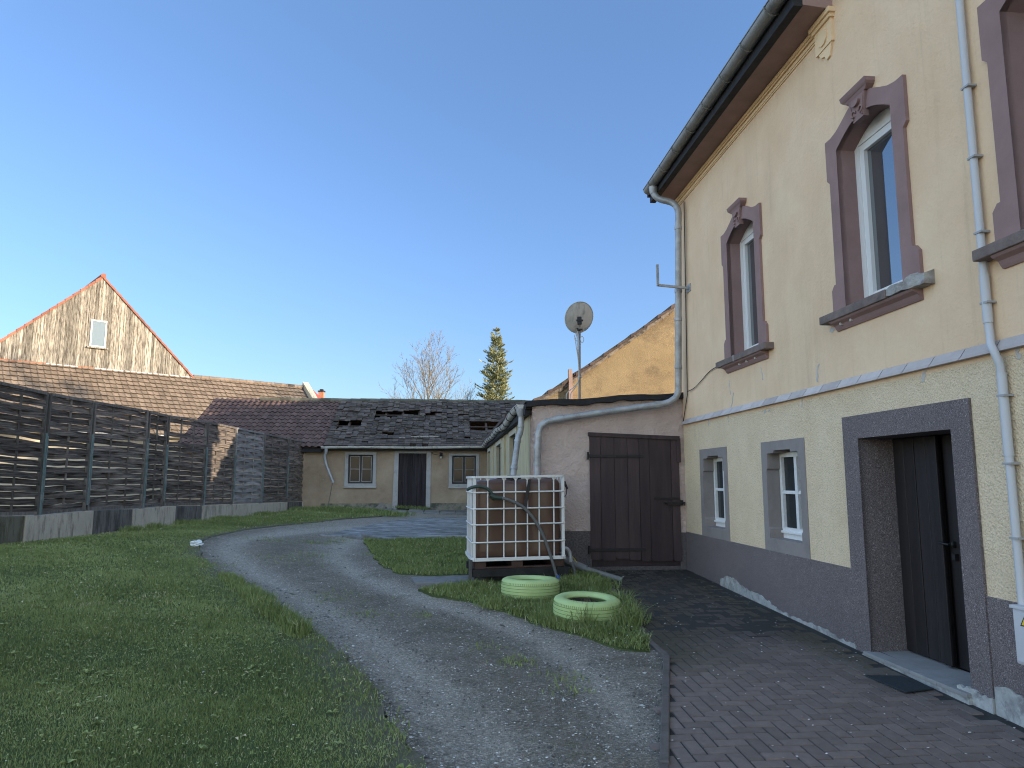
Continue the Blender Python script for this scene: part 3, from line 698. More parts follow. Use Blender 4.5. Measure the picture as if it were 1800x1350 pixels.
m = MB(YF); m.box((5.50, d - .028, zt + .02), (5.585, d + .0, 1.955), .3); m.box((4.966, d + .06, zt), (6.178, d + .09, 1.964), .1); obj('cover_strip', m, MAT['doorwood'], dl, bevel=.006)
m = MB(YF); hs, hz = 5.66, 1.08
m.lathe((hs, d + .02, hz), [(0, 0), (.026, 0), (.026, -.012), (.012, -.018), (.012, -.05), (0, -.05)], 16, axis=tuple(-INN * -1)); m.tube([(hs, d - .03, hz), (hs - .06, d - .04, hz + .004), (hs - .11, d - .035, hz + .01)], .009, 8)
m.cut(); m.box((hs - .02, d + .0, hz - .12), (hs + .02, d + .03, hz - .07)); each('handle', m, MAT['iron'], dl)
m = MB(YF)
for k in range(4): m.box((4.925 + k * .318 + .002, -.075, zt - .03), (4.925 + (k + 1) * .318 - .002, d + .05, zt), random.random())
st = obj('threshold', m, dirty('step_tiles', (.30, .29, .285), .10, 6, (.2, .19, .19), 5, bump=.15, tintvar=.08), house, bevel=.004)
m = MB(YF); m.box((4.89, -.065, -.25), (6.20, .2, zt - .031)); obj('step_riser', m, MAT['mortar'], st)
# downpipe: swan-neck from the gutter, down the corner, along the outbuilding and down behind the tank
def pipe_socket(m, p, q, r_):
    m.tube([p, q], r_, 14)
dp = lambda px, py, dd: (*[(s, dd, z) for s, z in [along_wall(px, py, dd)]][0],)
a0 = (.32, -.46, 6.30); top = (.50, -.13, 5.86)
pts = spline([a0, (.32, -.46, 6.20), (.37, -.38, 6.08), (.47, -.20, 5.98), (.52, -.13, 5.84), (.51, -.13, 5.6)], 5) + [(.36, -.13, 4.0), (.27, -.13, 3.05)]
bend = [(.27, -.13, 2.98), (.25, -.17, 2.87), (.22, -.27, 2.80), (.20, -.40, 2.765)]
run = [(.15, -1.2, 2.655), (.13, -2.02, 2.53), (.125, -2.2, 2.49), (.125, -2.30, 2.42), (.125, -2.335, 2.30), (.125, -2.35, 1.95), (.125, -2.36, 1.2)]
m = MB(YF); m.tube(pts + bend + run, .052, 16); pp = obj('downpipe', m, MAT['zinc'], house)
m = MB(YF)
allp = pts + bend + run
def collar(p, q, r_=.060): m.cut(); m.tube([p, q], r_, 16)
for z in (5.55, 4.55, 4.1, 3.35): 
    s = .36 + (z - 4) * .094; collar((s, -.13, z - .025), (s, -.13, z + .025))
collar((.20, -.42, 2.762), (.195, -.50, 2.752)); collar((.135, -1.95, 2.54), (.13, -2.05, 2.525)); collar((.125, -2.345, 2.12), (.125, -2.35, 2.06)); collar((.125, -2.352, 1.86), (.125, -2.354, 1.80))
m.cut(); m.lathe((.32, -.46, 6.20), [(.075, .1), (.072, .06), (.055, -.02)], 16)
each('pipe_collar', m, MAT['zinc'], pp)
# white cable conduit
cp_ = [(6.66, -.04, 8.0), (6.66, -.04, 2.66), (6.665, -.04, 2.56), (6.70, -.07, 2.50), (6.735, -.075, 2.44), (6.735, -.045, 2.36), (6.735, -.04, 2.2), (6.735, -.04, .80)]
m = MB(YF); m.tube(cp_, .026, 12); m.tube([(6.66, -.04, 3.0), (6.66, -.04, 2.66)], .031, 12); m.tube([(6.735, -.04, 2.30), (6.735, -.04, 1.75)], .030, 12)
cn = obj('conduit', m, MAT['conduit'], house)
m = MB(YF)
for z, s in ((4.38, 6.66), (3.85, 6.66), (3.30, 6.66), (2.80, 6.66), (2.15, 6.735), (1.70, 6.735), (1.22, 6.735)): m.cut(); m.box((s - .028, -.070, z - .007), (s + .045, -.0, z + .007))
each('clip', m, plain('grey_clip', (.35, .35, .36), .5), cn)
# bracket arm reaching off the corner
m = MB(YF); m.bar((.55, 0, 4.56), (.55, -.50, 4.60), .035, .035); m.bar((.55, -.50, 4.585), (.55, -.50, 4.93), .035, .035, up=(1, 0, 0)); m.box((.47, -.012, 4.50), (.63, .0, 4.62)); obj('bracket_arm', m, MAT['zinc'], house)
# thin cables
m = MB(YF)
m.tube(spline([(.42, -.03, 2.95), (.75, -.02, 2.98), (1.3, -.015, 3.12), (1.62, -.03, 3.14)], 6), .006, 5); m.tube([(.50, -.02, 6.0), (.36, -.02, 2.9), (.12, -.02, 2.5)], .007, 5)
obj('cable', m, MAT['iron'], house)
# meter cabinet
mc = thing('meter_box', 'pale grey electrical cabinet with a yellow warning triangle on the house wall', 'meter box', YF(6.95, -.07, .3))
m = MB(YF); m.box((6.745, -.125, .445), (7.20, -.013, .79)); bx = obj('cabinet', m, dirty('cabinet_plastic', (.50, .51, .54), .05, 5, bump=.1, rough=.5), mc, bevel=.012)
m = MB(YF); m.box((6.735, -.135, .786), (7.21, -.013, .806)); m.box((6.76, -.132, .465), (7.185, -.125, .772)); obj('lid', m, dirty('cabinet_lid', (.52, .53, .56), .05, 5, bump=.1, rough=.5), bx, bevel=.005)
def tri_sign(c, z, r_, d, e): return [(c - r_ * .87, z - r_ * .5), (c + r_ * .87, z - r_ * .5), (c, z + r_)]
m = MB(YF); m.prism(tri_sign(6.872, .722, .066, 0, 0), [], mp, -.1345, -.132, back=False); sg = obj('warning_sign', m, MAT['iron'], mc)
m = MB(YF); m.prism(tri_sign(6.872, .722, .051, 0, 0), [], mp, -.1365, -.1345, back=False); obj('sign_face', m, plain('warning_yellow', (.75, .52, .05), .5), sg)
m = MB(YF); m.prism([(6.88, .752), (6.864, .726), (6.872, .726), (6.861, .700), (6.884, .733), (6.875, .733), (6.888, .752)], [], mp, -.1385, -.1365, back=False); obj('sign_bolt', m, MAT['iron'], sg)
m = MB(YF); m.tube(spline([(6.83, -.08, .45), (6.82, -.08, .37), (6.83, -.07, .32), (6.87, -.04, .28), (6.92, .02, .27)], 6), .022, 12); obj('cable_duct', m, MAT['conduit'], mc)
# door mat
m = MB(); q = g((1520, 1191), (1592, 1224), (1643, 1217), (1585, 1192)); 
cxm = sum(p[0] for p in q) / 4; cym = sum(p[1] for p in q) / 4; z = float(zg(cxm, cym)) + .014
for k in range(1): m.hexa([(*p, z) for p in q] + [(*p, z + .012) for p in q])
o = obj('door_mat', m, dirty('dark_mat', (.030, .038, .044), .3, 60, rough=.95, bump=.9, bscale=180), bevel=.005, loc=(cxm, cym, z)); tag(o, 'worn dark rubber door mat on the block paving before the house door', 'door mat')
# ================================================================== PINK OUTBUILDING beside the house
pink = thing('pink_outbuilding', 'low pink limewashed outbuilding with a black roof edge against the house', 'outbuilding', YF(0, -1.2, .2))
DL = -2.42; OS = -4.0
m = MB(YF)
dh = [(-1.51, .26), (-.10, .26), (-.10, 2.25), (-1.51, 2.30)]
from mathutils import noise as mnoise
po_ = [(DL, .80), (-1.51, .80), (-1.51, 2.30), (-.10, 2.25), (-.10, .77), (.05, .77), (.05, 2.93), (DL, 2.76)]
ex_ = [q for q in ((DL + .018 + .036 * i + random.uniform(-.01, .01), .8 + .036 * j + random.uniform(-.01, .01)) for i in range(69) for j in range(60)) if inside(q, po_)]
pp_, tt_ = tri2d(po_, [], ex_)
def lump(a, b):                                              # hand-thrown plaster is never flat
    n_ = mnoise.fractal(Vector((a * 2.6, b * 2.6, 3.1)), .8, 2.2, 5); r_ = mnoise.noise(Vector((a * 13, b * 11, 7))); return .016 * n_ + .006 * max(0, r_) 
m.add([(.02 + min(.03, max(-.012, lump(a, b))), a, b) for a, b in pp_], tt_, .5, True)
m.box((-2.4, DL, .1), (-.25, DL + .25, 2.70)); obj('wall', m, MAT['pink'], pink)
m = MB(YF); m.prism([(DL - .003, 0), (-1.51, 0), (-1.51, .80), (DL - .003, .80)], [], lambda a, d, b: (d, a, b), .024, -.2, back=False)
m.prism([(-1.51, 0), (-.10, 0), (-.10, .30), (-1.51, .30)], [], lambda a, d, b: (d, a, b), .015, -.2, back=False)
m.prism([(-.10, 0), (.05, 0), (.05, .77), (-.10, .77)], [], lambda a, d, b: (d, a, b), .024, -.2, back=False)
obj('plinth', m, terrazzo('grey_plinth_paint', (.145, .125, .125), (.09, .08, .082), (.2, .18, .18), 40), pink)
m = MB(YF); N = 26
top = [(DL - .10 + (2.58) * k / N) for k in range(N + 1)]
zt_ = lambda d: 2.805 + (d + 2.52) * .0675 + .012 * math.sin(d * 5) + random.uniform(-.004, .004)
T_ = [zt_(d) for d in top]; B_ = [z - .085 + random.uniform(-.016, .012) for z in T_]
m.add([(.115, d, z) for d, z in zip(top, T_)] + [(.115, d, z) for d, z in zip(top, B_)] + [(-.02, d, z - .01) for d, z in zip(top, B_)] + [(-3.62, d, z + .03) for d, z in zip(top, T_)],
      [(k, k + 1, N + 2 + k, N + 1 + k) for k in range(N)] + [(N + 1 + k, N + 2 + k, 2 * N + 3 + k, 2 * N + 2 + k) for k in range(N)] + [(k, k + 1, 3 * N + 4 + k, 3 * N + 3 + k) for k in range(N)])
m.box((OS, DL - .10, 2.70), (-.02, DL + .02, 2.775)); obj('roof', m, MAT['bitumen'], pink)
# crack down the joint with the house
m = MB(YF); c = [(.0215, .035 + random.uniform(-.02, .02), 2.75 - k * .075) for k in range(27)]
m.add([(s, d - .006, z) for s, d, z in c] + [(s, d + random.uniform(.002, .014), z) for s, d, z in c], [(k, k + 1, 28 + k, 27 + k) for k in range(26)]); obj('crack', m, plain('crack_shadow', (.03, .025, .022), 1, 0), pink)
# plank door
m = MB(YF); m.box((.012, -1.50, .26), (.02, -.10, 2.2), .0); xs = [-1.52, -1.35, -1.13, -.92, -.73, -.57, -.22, -.085]  # first box: unseen dark panel added behind the planks against a light leak
ztop = lambda d: 2.275 - (d + 1.52) * .034
for k in range(len(xs) - 1):
    a, b = xs[k] + .003, xs[k + 1] - .003; zb = .335 if k > 3 else .35 + random.uniform(0, .03)
    P = [(a, zb + .025), (a + .03, zb), (b - .03, zb), (b, zb + .025 * random.random()), (b, ztop(b)), (a, ztop(a))]
    m.prism(P, [], lambda x, d, z: (d, x, z), .055 + random.uniform(0, .006), .022, back=False, tint=random.random())
adoor = obj('door', m, MAT['annexdoor'], pink, bevel=.005)
m = MB(YF); m.hexa([(.02, -1.54, 2.27), (.08, -1.54, 2.27), (.08, -.07, 2.21), (.02, -.07, 2.21), (.02, -1.54, 2.33), (.08, -1.54, 2.33), (.08, -.07, 2.275), (.02, -.07, 2.275)])
m.box((.02, -.125, 1.86), (.078, -.06, 2.24)); obj('door_frame', m, MAT['annexdoor'], adoor, bevel=.004)
for z in (1.96, .52):
    m = MB(YF); m.box((.058, -1.555, z - .028), (.072, -.655, z + .022)); m.tube([(.065, -1.55, z - .06), (.065, -1.55, z + .06)], .018, 8)
    for k in range(5): m.lathe((.070, -1.45 + k * .18, z), [(0, .0), (.011, 0), (.008, .008), (0, .01)], 8, axis=tuple(ALONG))
    obj('strap_hinge', m, MAT['iron'], adoor, bevel=.003)
m = MB(YF); m.box((.058, -.50, 1.285), (.075, -.12, 1.315)); m.box((.058, -.31, 1.20), (.10, -.08, 1.25)); m.tube([(.09, -.36, 1.235), (.09, -.02, 1.23)], .014, 8); m.tube([(.09, -.05, 1.23), (.13, -.05, 1.23), (.14, -.05, 1.19)], .011, 8)
m.box((.02, -.085, 1.19), (.08, -.045, 1.27)); obj('bolt', m, MAT['iron'], adoor)

# ================================================================== OCHRE BARN behind it, with the long pale yellow yard wall
ochre = thing('ochre_barn', 'ochre roughcast gabled building with a long pale yellow yard wall', 'barn', YF(-4, -1, .3))
_v = [facing(*p, OS) for p in ((950, 697), (975, 684), (1000, 668), (1060, 627), (1195, 530))]
slope = (_v[4][1] - _v[2][1]) / (_v[4][0] - _v[2][0]); RD = 4.2; RZ = _v[4][1] + (RD - _v[4][0]) * slope - .05
_vx, _vz = [-2.7, -2.42] + [p[0] for p in _v[:3]], [2.80, 2.92] + [p[1] - .05 for p in _v[:3]]
zr = lambda d: float(np.interp(d, _vx, _vz)) if d < _vx[-1] else (_vz[-1] + (d - _vx[-1]) * slope if d < RD else RZ - (d - RD) * slope)
m = MB(YF)
m.add([(OS, DL + .02, 2.6), (OS, DL + .02, zr(DL)), (OS, RD, RZ), (OS, 8.4, zr(8.4)), (OS, 8.4, 0), (OS, .3, 0), (OS, .3, 2.6)], [(0, 1, 2, 3, 4, 5, 6)])
obj('gable_wall', m, MAT['ochre'], ochre)
m = MB(YF)
wins = [(-4.10, -2.65), (-8.6, -6.7), (-12.8, -11.4)]
hl = [[(a, 1.45), (b, 1.45), (b, 2.50), (a, 2.50)] for a, b in wins]
m.poly([(-13.6, .2), (-.25, .2), (-.25, 2.72), (-13.6, 2.72)], hl, lambda a, b: (a, DL - .004, b))
for a, b in wins:
    q = [(a, 1.45), (b, 1.45), (b, 2.5), (a, 2.5)]
    m.add([(x, DL - .004, z) for x, z in q] + [(x, DL + .14, z) for x, z in q], [(i, (i + 1) % 4, 4 + (i + 1) % 4, 4 + i) for i in range(4)])
for s in (-5.5, -9.8): m.box((s, DL - .045, .2), (s + .24, DL, 2.55))
obj('yard_wall', m, MAT['wingwall'], ochre)
for a, b in wins:
    m = MB(YF); q = lambda e: [(a - e, 1.45 - e), (b + e, 1.45 - e), (b + e, 2.5 + e), (a - e, 2.5 + e)]
    m.prism(q(.10), [q(-.01)], mp, DL - .022, DL + .01, back=False); f = obj('window_surround', m, dirty('pale_window_band', (.50, .46, .36), .1, 5), ochre)
    m = MB(YF); m.box((a, DL + .10, 1.45), (b, DL + .13, 2.5)); obj('pane', m, MAT['oldglass'], f)
    m = MB(YF); m.prism(q(-.005), [[(a + .05, 1.5), ((a + b) / 2 - .02, 1.5), ((a + b) / 2 - .02, 2.45), (a + .05, 2.45)], [((a + b) / 2 + .02, 1.5), (b - .05, 1.5), (b - .05, 2.45), ((a + b) / 2 + .02, 2.45)]], mp, DL + .06, DL + .10, back=False); obj('window_frame', m, dirty('grey_window_wood', (.16, .15, .14), .2, 8), f)
m = MB(YF)                                                   # rows of tiles, each course a step, seen on the verge
n = 22; L = math.hypot(RD + 2.6, RZ - 2.72)
for k in range(n):
    a, b = -2.55 + (RD + 2.55) * k / n, -2.55 + (RD + 2.55) * (k + 1.25) / n
    za, zb = zr(a) - .02, zr(b) - .02
    m.hexa([(OS+.08, a, za + .035), (OS+.08, b, zb + .005), (-14.5, b, zb + .005), (-14.5, a, za + .035), (OS+.08 + random.uniform(-.02, .05), a, za + random.uniform(.10, .125)), (OS+.08 + random.uniform(-.02, .05), b, zb + .03), (-14.5, b, zb + .035), (-14.5, a, za + .085)], random.random())
m.hexa([(OS+.1, RD, RZ - .02), (OS+.1, 8.6, zr(8.6)), (-14.5, 8.6, zr(8.6)), (-14.5, RD, RZ - .02), (OS+.1, RD, RZ + .07), (OS+.1, 8.6, zr(8.6) + .08), (-14.5, 8.6, zr(8.6) + .08), (-14.5, RD, RZ + .07)])
obj('roof', m, MAT['tiledark'], ochre)
m = MB(YF)                                                   # rough mortar edging under the verge
for k in range(34):
    a = -2.3 + k * .155; m.hexa([(OS+.04, a, zr(a) - .06 + random.uniform(-.03, .01)), (OS+.04, a + .16, zr(a + .16) - .06 + random.uniform(-.03, .01)), (OS-.02, a + .16, zr(a + .16) - .05), (OS-.02, a, zr(a) - .05), (OS+.05, a, zr(a) + .02), (OS+.05, a + .16, zr(a + .16) + .02), (OS-.02, a + .16, zr(a + .16) + .02), (OS-.02, a, zr(a) + .02)])
obj('verge_mortar', m, dirty('verge_mortar', (.24, .21, .18), .3, 8, (.08, .075, .07), 6, (.45, .6), bump=.6, bscale=20), ochre)
m = MB(YF); m.box((OS-.02, -1.17, 2.6), (OS+.10, -1.09, 3.95)); obj('pilaster', m, dirty('pink_post', (.36, .25, .21), .15, 5), ochre)
m = MB(YF); m.bar((OS+.03, -1.06, zr(-1.06) + .10), (OS+.03, -.72, zr(-.72) + .06), .12, .05); obj('loose_tile', m, MAT['tiledark'], ochre)
m = MB(YF); m.tube(spline([(OS+.03, -1.75, 3.12), (OS+.04, -1.5, 3.20), (OS+.04, -1.25, 3.14)], 5), .012, 5); m.tube([(OS+.04, -1.62, 3.17), (OS+.04, -1.42, 2.98)], .010, 5); obj('dead_creeper', m, dirty('dead_stem', (.08, .06, .05)), ochre)
# sagging half-round gutter along the yard wall
def sag_gutter(pts, r_, seams, mat1, parent, mat2):
    m = MB(); b = MB(); n = 9; rows = []
    P = [Vector(p) for p in pts]
    for i, p in enumerate(P):
        d = (P[min(i + 1, len(P) - 1)] - P[max(0, i - 1)]).normalized(); side = d.cross(Vector((0, 0, 1))).normalized()
        rows.append(([p + side * math.cos(math.pi * j / n) * r_ - Vector((0, 0, 1)) * math.sin(math.pi * j / n) * r_ for j in range(n + 1)], d, side))
    k = n + 1; allv = [v for r0 in rows for v in r0[0]]; m.add(allv, [(i * k + j, i * k + j + 1, (i + 1) * k + j + 1, (i + 1) * k + j) for i in range(len(P) - 1) for j in range(n)], .5, True)
    inn_ = [p + (q - p) * .93 for r0, pp_ in zip(rows, P) for p, q in [(v, pp_) for v in r0[0]]][:0]
    for sgn in (0, n): m.tube([r0[0][sgn] for r0 in rows], .010, 6)
    for e in (0, -1): m.add(rows[e][0], [tuple(range(k))])
    L = len(P) - 1
    for i in range(seams):
        b.cut(); t = (i + .5) / seams * L; a = int(t); u = t - a; c = P[a].lerp(P[a + 1], u); d, side = rows[a][1], rows[a][2]
        Q = [c + side * math.cos(math.pi * j / n) * (r_ + .004) - Vector((0, 0, 1)) * math.sin(math.pi * j / n) * (r_ + .004) for j in range(n + 1)]
        for j in range(n): b.bar(Q[j], Q[j + 1], .022, .008, up=d)
    gt = obj('gutter', m, mat1, parent); each('bracket', b, mat2, gt); return gt
gp = [YF(-.35 - 13.1 * k / 20, DL - .13, 2.80 + .02 * math.sin(k * .9) - .045 * (k / 20) - (.05 * math.exp(-((k - 6) / 2.2) ** 2))) for k in range(21)]
gw = sag_gutter(gp, .075, 15, MAT['whitegutter'], ochre, MAT['iron'])
m = MB(YF); m.box((-13.5, DL - .10, 2.62), (-.1, DL - .005, 2.74)); obj('eaves_strip', m, MAT['bitumen'], ochre)
m = MB(YF); q0 = (-.42, DL - .13, 2.74)
pth = [q0, (-.42, DL - .13, 2.60), (-.42, DL - .135, 2.40), (-.41, DL - .15, 2.33), (-.36, DL - .19, 2.25), (-.34, DL - .20, 2.18), (-.2, DL - .27, 1.75), (-.1, DL - .30, 1.45), (0, DL - .33, 1.2)]
m.tube(pth, .048, 14); pw = obj('downpipe', m, MAT['zinc'], ochre)
m = MB(YF); m.lathe((-.42, DL - .13, 2.66), [(.085, .08), (.08, .03), (.055, -.05)], 16)
for a, b in (((-.42, DL - .134, 2.43), (-.42, DL - .134, 2.48)), ((-.345, DL - .198, 2.19), (-.355, DL - .193, 2.23)), ((-.215, DL - .262, 1.80), (-.20, DL - .27, 1.75))): m.cut(); m.tube([a, b], .056, 14)
each('pipe_collar', m, MAT['zinc'], pw)

# ================================================================== SATELLITE DISH on the outbuilding roof
dz = 2.86; dish = thing('satellite_dish', 'grey satellite dish seen from behind on a rusty mast above the black roof', 'satellite dish', YF(-1.5, -1.38, dz))
m = MB(YF); m.tube([(-1.5, -1.385, dz - .05), (-1.5, -1.365, 4.52)], .022, 10)
mast = obj('mast', m, dirty('rusty_mast', (.24, .225, .21), .2, 8, (.10, .055, .035), 4, (.5, .65), rough=.5, metal=.3, stretch=(1, 1, .4)), dish)
cD = Vector(YF(-1.62, -1.34, 4.56)); fwd = Vector((ALONG * -1 * .85 + INN * -.30 + np.array([0, 0, .36]))).normalized()   # it looks away from the yard
m = MB(); prof = [(0, 0)] + [(r_, .30 * r_ * r_) for r_ in np.linspace(.03, .285, 10)] + [(.297, .030), (.300, .022), (.292, .012)] 
m.lathe(tuple(cD), [(r_, h) for r_, h in prof], 56, axis=tuple(fwd)); rf = obj('reflector', m, dirty('dish_paint', (.55, .55, .52), .10, 4, (.22, .22, .21), 3, (.5, .75), rough=.5, bump=.1, stretch=(2.5, 2.5, .6)), dish)
s_ = rf.modifiers.new('solid', 'SOLIDIFY'); s_.thickness = .006
m = MB(); b0 = cD - fwd * .01; m.bar(b0 - Vector((0, 0, .06)), b0 + Vector((0, 0, .03)), .09, .05); m.bar(b0 - fwd * .05 - Vector((0, 0, .08)), b0 - fwd * .05 + Vector((0, 0, .05)), .07, .05); m.bar(b0 - Vector((0, 0, .26)), b0 - Vector((0, 0, .20)), .08, .05)
m.bar(Vector(YF(-1.47, -1.37, 4.40)), Vector(YF(-1.49, -1.37, 4.54)), .075, .05); m.bar(Vector(YF(-1.46, -1.43, 4.47)), Vector(YF(-1.46, -1.31, 4.47)), .03, .03); m.bar(Vector(YF(-1.47, -1.42, 4.30)), Vector(YF(-1.47, -1.32, 4.30)), .035, .03); m.bar(b0 - Vector((0, 0, .22)), b0 - Vector((0, 0, .24)) + fwd * .45, .03, .03); obj('mount', m, MAT['iron'], dish)
m = MB(YF); 
for ph in (0, 1.4): m.tube(spline([(-1.5, -1.39, 4.30), (-1.47, -1.42 - .02 * ph, 4.1), (-1.48, -1.40, 3.7), (-1.47, -1.41, 3.35), (-1.45, -1.55 - .05 * ph, 3.12), (-1.45, -1.56 - .03 * ph, 2.95), (-1.45, -1.50, 2.84)], 7), .008, 5)
m.tube([(-1.46, -1.44 + .03 * math.cos(t), 4.16 + .07 * math.sin(t)) for t in np.linspace(0, 6.28, 14)], .006, 5); m.tube([(-1.46, -1.33 + .03 * math.cos(t), 4.12 + .06 * math.sin(t)) for t in np.linspace(0, 6.28, 14)], .006, 5)
obj('cable', m, plain('pale_cable', (.48, .48, .46), .5), dish)
m = MB(YF); m.tube([(-1.5, -1.378, 3.42), (-1.5, -1.375, 3.45)], .035, 10); obj('clamp', m, MAT['zinc'], mast)

# ================================================================== REAR SHED closing the yard
shed = thing('tiled_shed', 'low shed with mossy broken tiles closing the far end of the yard', 'shed', YF(-13.6, -5, .6))
SF = -13.6; fm = lambda d_, s_, z_: (s_, d_, z_)
dr_ = (-5.44, -4.50); wl_ = (-7.13, -6.30); wr_ = (-3.62, -2.80)
def shed_mat():
    t = NT('shed_render'); n = t.noise(9, 7, .7)
    k = t.ramp(t.noise(1.1, 8, .7), (.3, (.25, .182, .125)), (.55, (.36, .278, .198)), (.75, (.46, .37, .275)))
    k = t.mix(t.ramp(t.noise(3.2, 8, .8), (.62, 0.0), (.7, .7)), k, (.46, .42, .35)); t.bump(n, .5, .02); return t.out(k, .93, .15)
m = MB(YF); m.poly([(-8.0, .78), (dr_[0], .78), (dr_[0], 2.47), (dr_[1], 2.47), (dr_[1], .78), (DL, .78), (DL, 2.66), (-8.0, 2.66)], [[(a, 1.40), (b, 1.40), (b, 2.47), (a, 2.47)] for a, b in (wl_, wr_)], lambda a, b: (SF, a, b))
m.add([(SF, -8.0, 0), (SF, -8.0, 2.66), (-17, -8.0, 4.55), (-17, -8.0, 0)], [(0, 1, 2, 3)])
m.add([(SF, -12.6, 0), (SF, -12.6, 2.66), (-17, -12.6, 4.55), (-20.4, -12.6, 2.66), (-20.4, -12.6, 0)], [(0, 1, 2, 3, 4)])
m.add([(SF, -12.6, 0), (SF, -8.0, 0), (SF, -8.0, 2.66), (SF, -12.6, 2.66)], [(0, 1, 2, 3)])
m.add([(-20.4, -12.6, 0), (-20.4, 6, 0), (-20.4, 6, 2.66), (-20.4, -12.6, 2.66)], [(0, 1, 2, 3)])
m.add([(SF, 6, 0), (-20.4, 6, 0), (-20.4, 6, 2.6), (SF, 6, 2.6)], [(0, 1, 2, 3)])
for d in (-7.4, -4.9, -1.0): m.box((-20.3, d, 0), (SF - .6, d + .08, 2.6))
obj('wall', m, shed_mat(), shed)
# stained and flaking foot of the wall
m = MB(YF); 
for a, b in ((-8.0, dr_[0] - .16), (dr_[1] + .16, DL)):
    m.cut(); k = 24; xs = [a + (b - a) * i / k for i in range(k + 1)]
    m.prism([(x, .3) for x in xs] + [(x, .785 + .0 * x) for x in xs[::-1]], [], fm, SF + .03, SF - .02, back=False)
each('plinth', m, dirty('shed_plinth', (.26, .235, .19), .2, 3, (.075, .08, .065), 2.2, (.47, .62), bump=.6, bscale=12, bdist=.02), shed)
m = MB(YF); m.add([(SF + .05, -6.20, .62), (SF + .05, -5.75, .62), (SF + .04, -5.98, .84)], [(0, 1, 2)]); m.add([(SF + .035, -6.20, .60), (SF + .035, -5.75, .60), (SF + .034, -5.98, .85)], [(0, 1, 2)])
for d in np.arange(-6.7, -5.6, .07): m.box((SF + .0, d, .52), (SF + .10, d + .065, .62 + random.uniform(-.02, .05)), random.random())
obj('loose_bricks', m, dirty('rubble', (.22, .20, .18), .4, 9, bump=.6, tintvar=.6), shed)
def casement(a, b, z0, z1, light):
    m = MB(YF); e = .11
    m.prism([(a - e, z0 - .12), (b + e, z0 - .12), (b + e, z1 + (.10 if a < -5 else .07)), (a - e, z1 + (.10 if a < -5 else .07))], [[(a, z0), (b, z0), (b, z1), (a, z1)]], fm, SF + .03, SF, back=False, hole_d=SF - .16)
    su = obj('window_surround', m, dirty('pale_stone_band', (.37, .36, .35), .12, 4, (.25, .24, .22), 3), shed)
    m = MB(YF); m.box((SF - .03, a - e - .02, z0 - .15), (SF + .05, b + e + .02, z0 - .09)); obj('sill', m, dirty('pale_sill', (.38, .37, .36)), su, bevel=.006)
    c = (a + b) / 2; zc = (z0 + z1) / 2
    m = MB(YF); m.prism([(a, z0), (b, z0), (b, z1), (a, z1)], [[(a + .05, z0 + .06), (c - .03, z0 + .06), (c - .03, z1 - .05), (a + .05, z1 - .05)], [(c + .03, z0 + .06), (b - .05, z0 + .06), (b - .05, z1 - .05), (c + .03, z1 - .05)]], fm, SF - .08, SF - .13, back=False)
    fr = obj('window_frame', m, dirty('dark_window_wood', (.045, .04, .04), .2, 9, rough=.7), su)
    m = MB(YF)
    for x0, x1 in ((a + .05, c - .03), (c + .03, b - .05)):
        m.prism([(x0, z0 + .06), (x1, z0 + .06), (x1, z1 - .05), (x0, z1 - .05)], [[(x0 + .022, z0 + .082), (x1 - .022, z0 + .082), (x1 - .022, zc - .012), (x0 + .022, zc - .012)], [(x0 + .022, zc + .012), (x1 - .022, zc + .012), (x1 - .022, z1 - .072), (x0 + .022, z1 - .072)]], fm, SF - .07, SF - .10, back=False)
    obj('sash', m, dirty('grey_sash', (.30, .29, .28) if light else (.19, .185, .18), .2, 9, rough=.7), fr)
    for x0, x1 in ((a + .05, c - .03), (c + .03, b - .05)):
        m = MB(YF); tl = random.uniform(-.004, .004); m.add([(SF - .088, x0, z0 + .05), (SF - .088 + tl, x1, z0 + .05), (SF - .088 + tl, x1, z1 - .05), (SF - .088, x0, z1 - .05)], [(0, 1, 2, 3)]); obj('pane', m, MAT['oldglass'], fr)
casement(*wl_, 1.45, 2.42, True); casement(*wr_, 1.43, 2.40, False)
m = MB(YF); e = .155
for a, b, fl in ((dr_[0] - e, dr_[0], -.03), (dr_[1], dr_[1] + e, .0)): m.hexa([(SF - .1, a + fl, .5), (SF + .035, a + fl, .5), (SF + .035, b + fl * .3, .5), (SF - .1, b + fl * .3, .5), (SF - .1, a + .02, 2.6), (SF + .035, a + .02, 2.6), (SF + .035, b, 2.6), (SF - .1, b, 2.6)])
m.box((SF - .1, dr_[0], 2.47), (SF + .03, dr_[1], 2.6)); df = obj('door_frame', m, dirty('pale_door_frame', (.37, .36, .36), .12, 3, (.22, .21, .2), 4, (.55, .75)), shed)
m = MB(YF); k = 6; wb = (dr_[1] - dr_[0]) / k
for i in range(k): m.box((SF - .08, dr_[0] + i * wb + .003, .55), (SF - .04 + random.uniform(0, .008), dr_[0] + (i + 1) * wb - .003, 2.475), random.random())
sdo = obj('door', m, MAT['sheddoor'], shed)
m = MB(YF); m.tube([(SF - .04, dr_[0] + .06, 1.5), (SF + .0, dr_[0] + .06, 1.5), (SF + .0, dr_[0] + .16, 1.5)], .01, 6); m.cut(); m.box((SF - .04, dr_[0] + .04, 1.42), (SF - .022, dr_[0] + .08, 1.56)); each('handle', m, MAT['iron'], sdo)
